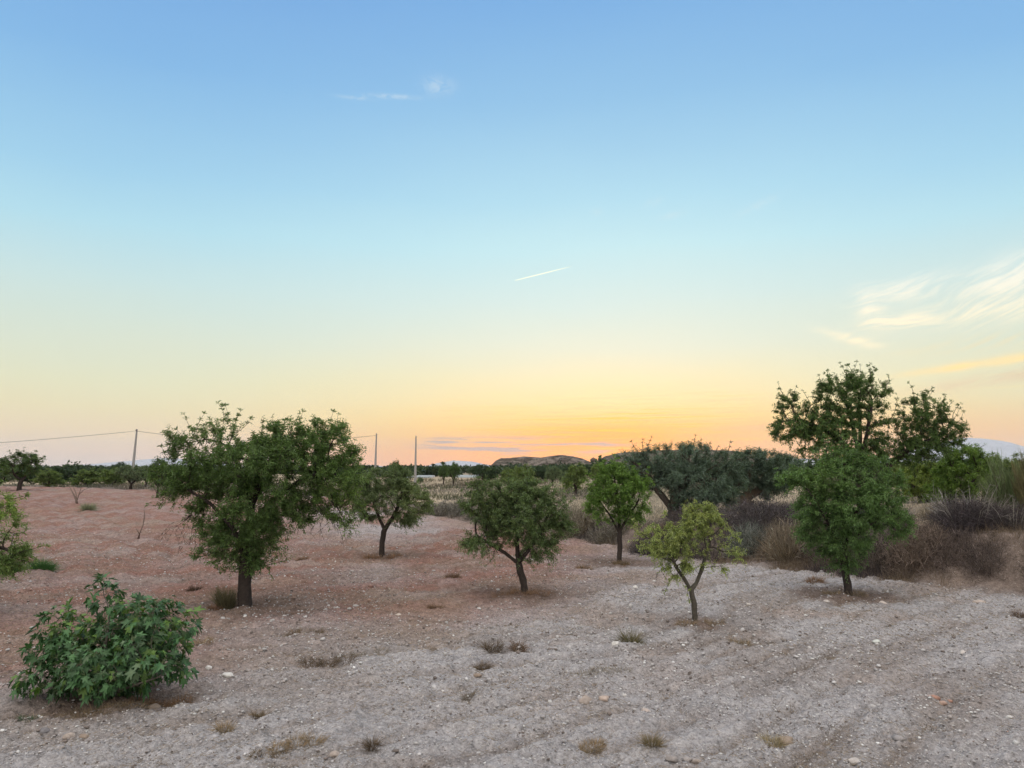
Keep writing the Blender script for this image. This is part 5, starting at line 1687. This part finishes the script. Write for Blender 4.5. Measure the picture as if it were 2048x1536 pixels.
ridge('hill', [(978, 946), (984, 934), (996, 922), (1006, 917), (1022, 917), (1048, 914), (1080, 916), (1104, 912), (1118, 911), (1140, 913), (1160, 918), (1180, 927), (1200, 940)],
      880, 60, 'flat-topped marl hill with a pale cliff at its left end', M_HILL, .05, seed=3, cliff=3.4, fq=9)
ridge('hill', [(1150, 946), (1172, 930), (1188, 922), (1200, 920), (1215, 912), (1240, 906), (1275, 905), (1300, 902), (1350, 901), (1400, 901), (1440, 903), (1470, 906), (1500, 916), (1530, 930), (1560, 944)],
      800, 60, 'long dark marl hill behind the olives', M_HILL, .05, seed=8, cliff=3.0, fq=9)
iv_, jf_ = ico(); iv_, jf_ = subdiv(iv_, jf_)
for (u, w, v, lb) in [(1187, 11, 917, 'dark boulder in the notch between the two hills'), (1199, 6, 915, 'small boulder right of the larger one in the hill notch')]:
    c = at(u, v + 3, 770); s = 770 / F
    P = iv_ * (1 + (fbm(iv_[:, 0] * 2, iv_[:, 1] * 2 + iv_[:, 2], 5, 2) - .5) * .8)[:, None] * np.array([w * s * .55, w * s * .5, w * s * .42])
    tag(mesh_np('boulder', P, jf_, M_STONE, None, np.tile(np.array([.12, .09, .07]), (len(P), 1)), loc=c), lb, 'boulder', 'boulders on the hills')

MD = 9000
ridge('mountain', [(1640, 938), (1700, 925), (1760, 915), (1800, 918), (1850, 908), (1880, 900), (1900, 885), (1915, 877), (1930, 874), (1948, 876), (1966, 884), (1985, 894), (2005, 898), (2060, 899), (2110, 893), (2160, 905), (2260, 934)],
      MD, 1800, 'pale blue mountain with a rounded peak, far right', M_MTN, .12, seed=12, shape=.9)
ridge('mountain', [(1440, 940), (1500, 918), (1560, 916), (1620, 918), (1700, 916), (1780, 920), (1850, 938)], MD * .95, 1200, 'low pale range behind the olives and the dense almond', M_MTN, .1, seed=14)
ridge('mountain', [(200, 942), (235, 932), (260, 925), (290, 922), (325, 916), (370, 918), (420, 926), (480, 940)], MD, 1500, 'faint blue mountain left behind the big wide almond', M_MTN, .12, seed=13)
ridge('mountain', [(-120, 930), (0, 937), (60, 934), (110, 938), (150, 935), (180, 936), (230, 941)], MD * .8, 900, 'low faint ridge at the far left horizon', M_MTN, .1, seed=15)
ridge('mountain', [(700, 940), (745, 930), (780, 936), (830, 938), (880, 926), (910, 921), (940, 923), (960, 928), (1000, 934), (1060, 942)], MD, 1200, 'small faint mountain left of the pale hill end', M_MTN, .1, seed=16)


# ------------------------------------------------------------------ contrails
def contrail(a, b, w, label, bend=0):
    depth = 19000
    A = at(*a, depth); Bp = at(*b, depth * 1.15)
    n = 30; t = np.linspace(0, 1, n)[:, None]
    P = A + (Bp - A) * t
    r = w * depth / F * (.25 + np.sin(np.linspace(.35, math.pi, n)) * .75) * (1 + .25 * (fbm(np.linspace(0, 9, n), np.zeros(n), 3, 2) - .5))
    V, Fq = tubes(P, np.arange(-1, n - 1), r, sides_big=8)
    m = bpy.data.materials.new('glowing_vapour'); m.use_nodes = True; m.node_tree.nodes.clear()
    T = NT(m.node_tree)
    e = T.n('ShaderNodeEmission'); e.inputs[0].default_value = lin('FFF6CC'); e.inputs[1].default_value = 1.5  # vapour glows by emission, in place of sunlight on it
    tr = T.n('ShaderNodeBsdfTransparent'); mx = T.n('ShaderNodeMixShader')
    lw = T.n('ShaderNodeLayerWeight'); lw.inputs[0].default_value = .5
    T.put(mx.inputs[0], T.m('MULTIPLY', T.m('SUBTRACT', 1.0, lw.outputs['Facing']), .9)); T.put(mx.inputs[1], tr.outputs[0]); T.put(mx.inputs[2], e.outputs[0])
    o_ = T.n('ShaderNodeOutputMaterial'); T.put(o_.inputs[0], mx.outputs[0])
    tag(mesh_np('contrail', V, Fq, m, None, smooth=True), label, 'contrail', 'contrails')


contrail((1030, 561), (1142, 533), 1.2, 'bright slanting contrail in the middle of the sky')
contrail((568, 793), (612, 790), .9, 'tiny level contrail above the big wide almond')

# ------------------------------------------------------------------ haze: the evening air
HAZE = 0.000036
if HAZE:
    sx, y0, y1, z0, z1 = 14000, -400, 12500, -8, 420
    v = [(x, y, z) for x in (-sx, sx) for y in (y0, y1) for z in (z0, z1)]
    f = [(0, 1, 3, 2), (4, 6, 7, 5), (0, 4, 5, 1), (2, 3, 7, 6), (0, 2, 6, 4), (1, 5, 7, 3)]
    m = bpy.data.materials.new('evening_haze'); m.use_nodes = True; m.node_tree.nodes.clear()
    T = NT(m.node_tree)
    pv = T.n('ShaderNodeVolumePrincipled')
    pv.inputs['Color'].default_value = (.80, .86, .95, 1)
    pv.inputs['Density'].default_value = HAZE
    pv.inputs['Anisotropy'].default_value = .3
    o_ = T.n('ShaderNodeOutputMaterial'); T.put(o_.inputs['Volume'], pv.outputs[0])
    hz = mesh_np('haze', np.array(v, float), np.array(f), m)
    tag(hz, 'pale evening haze', kind='stuff')
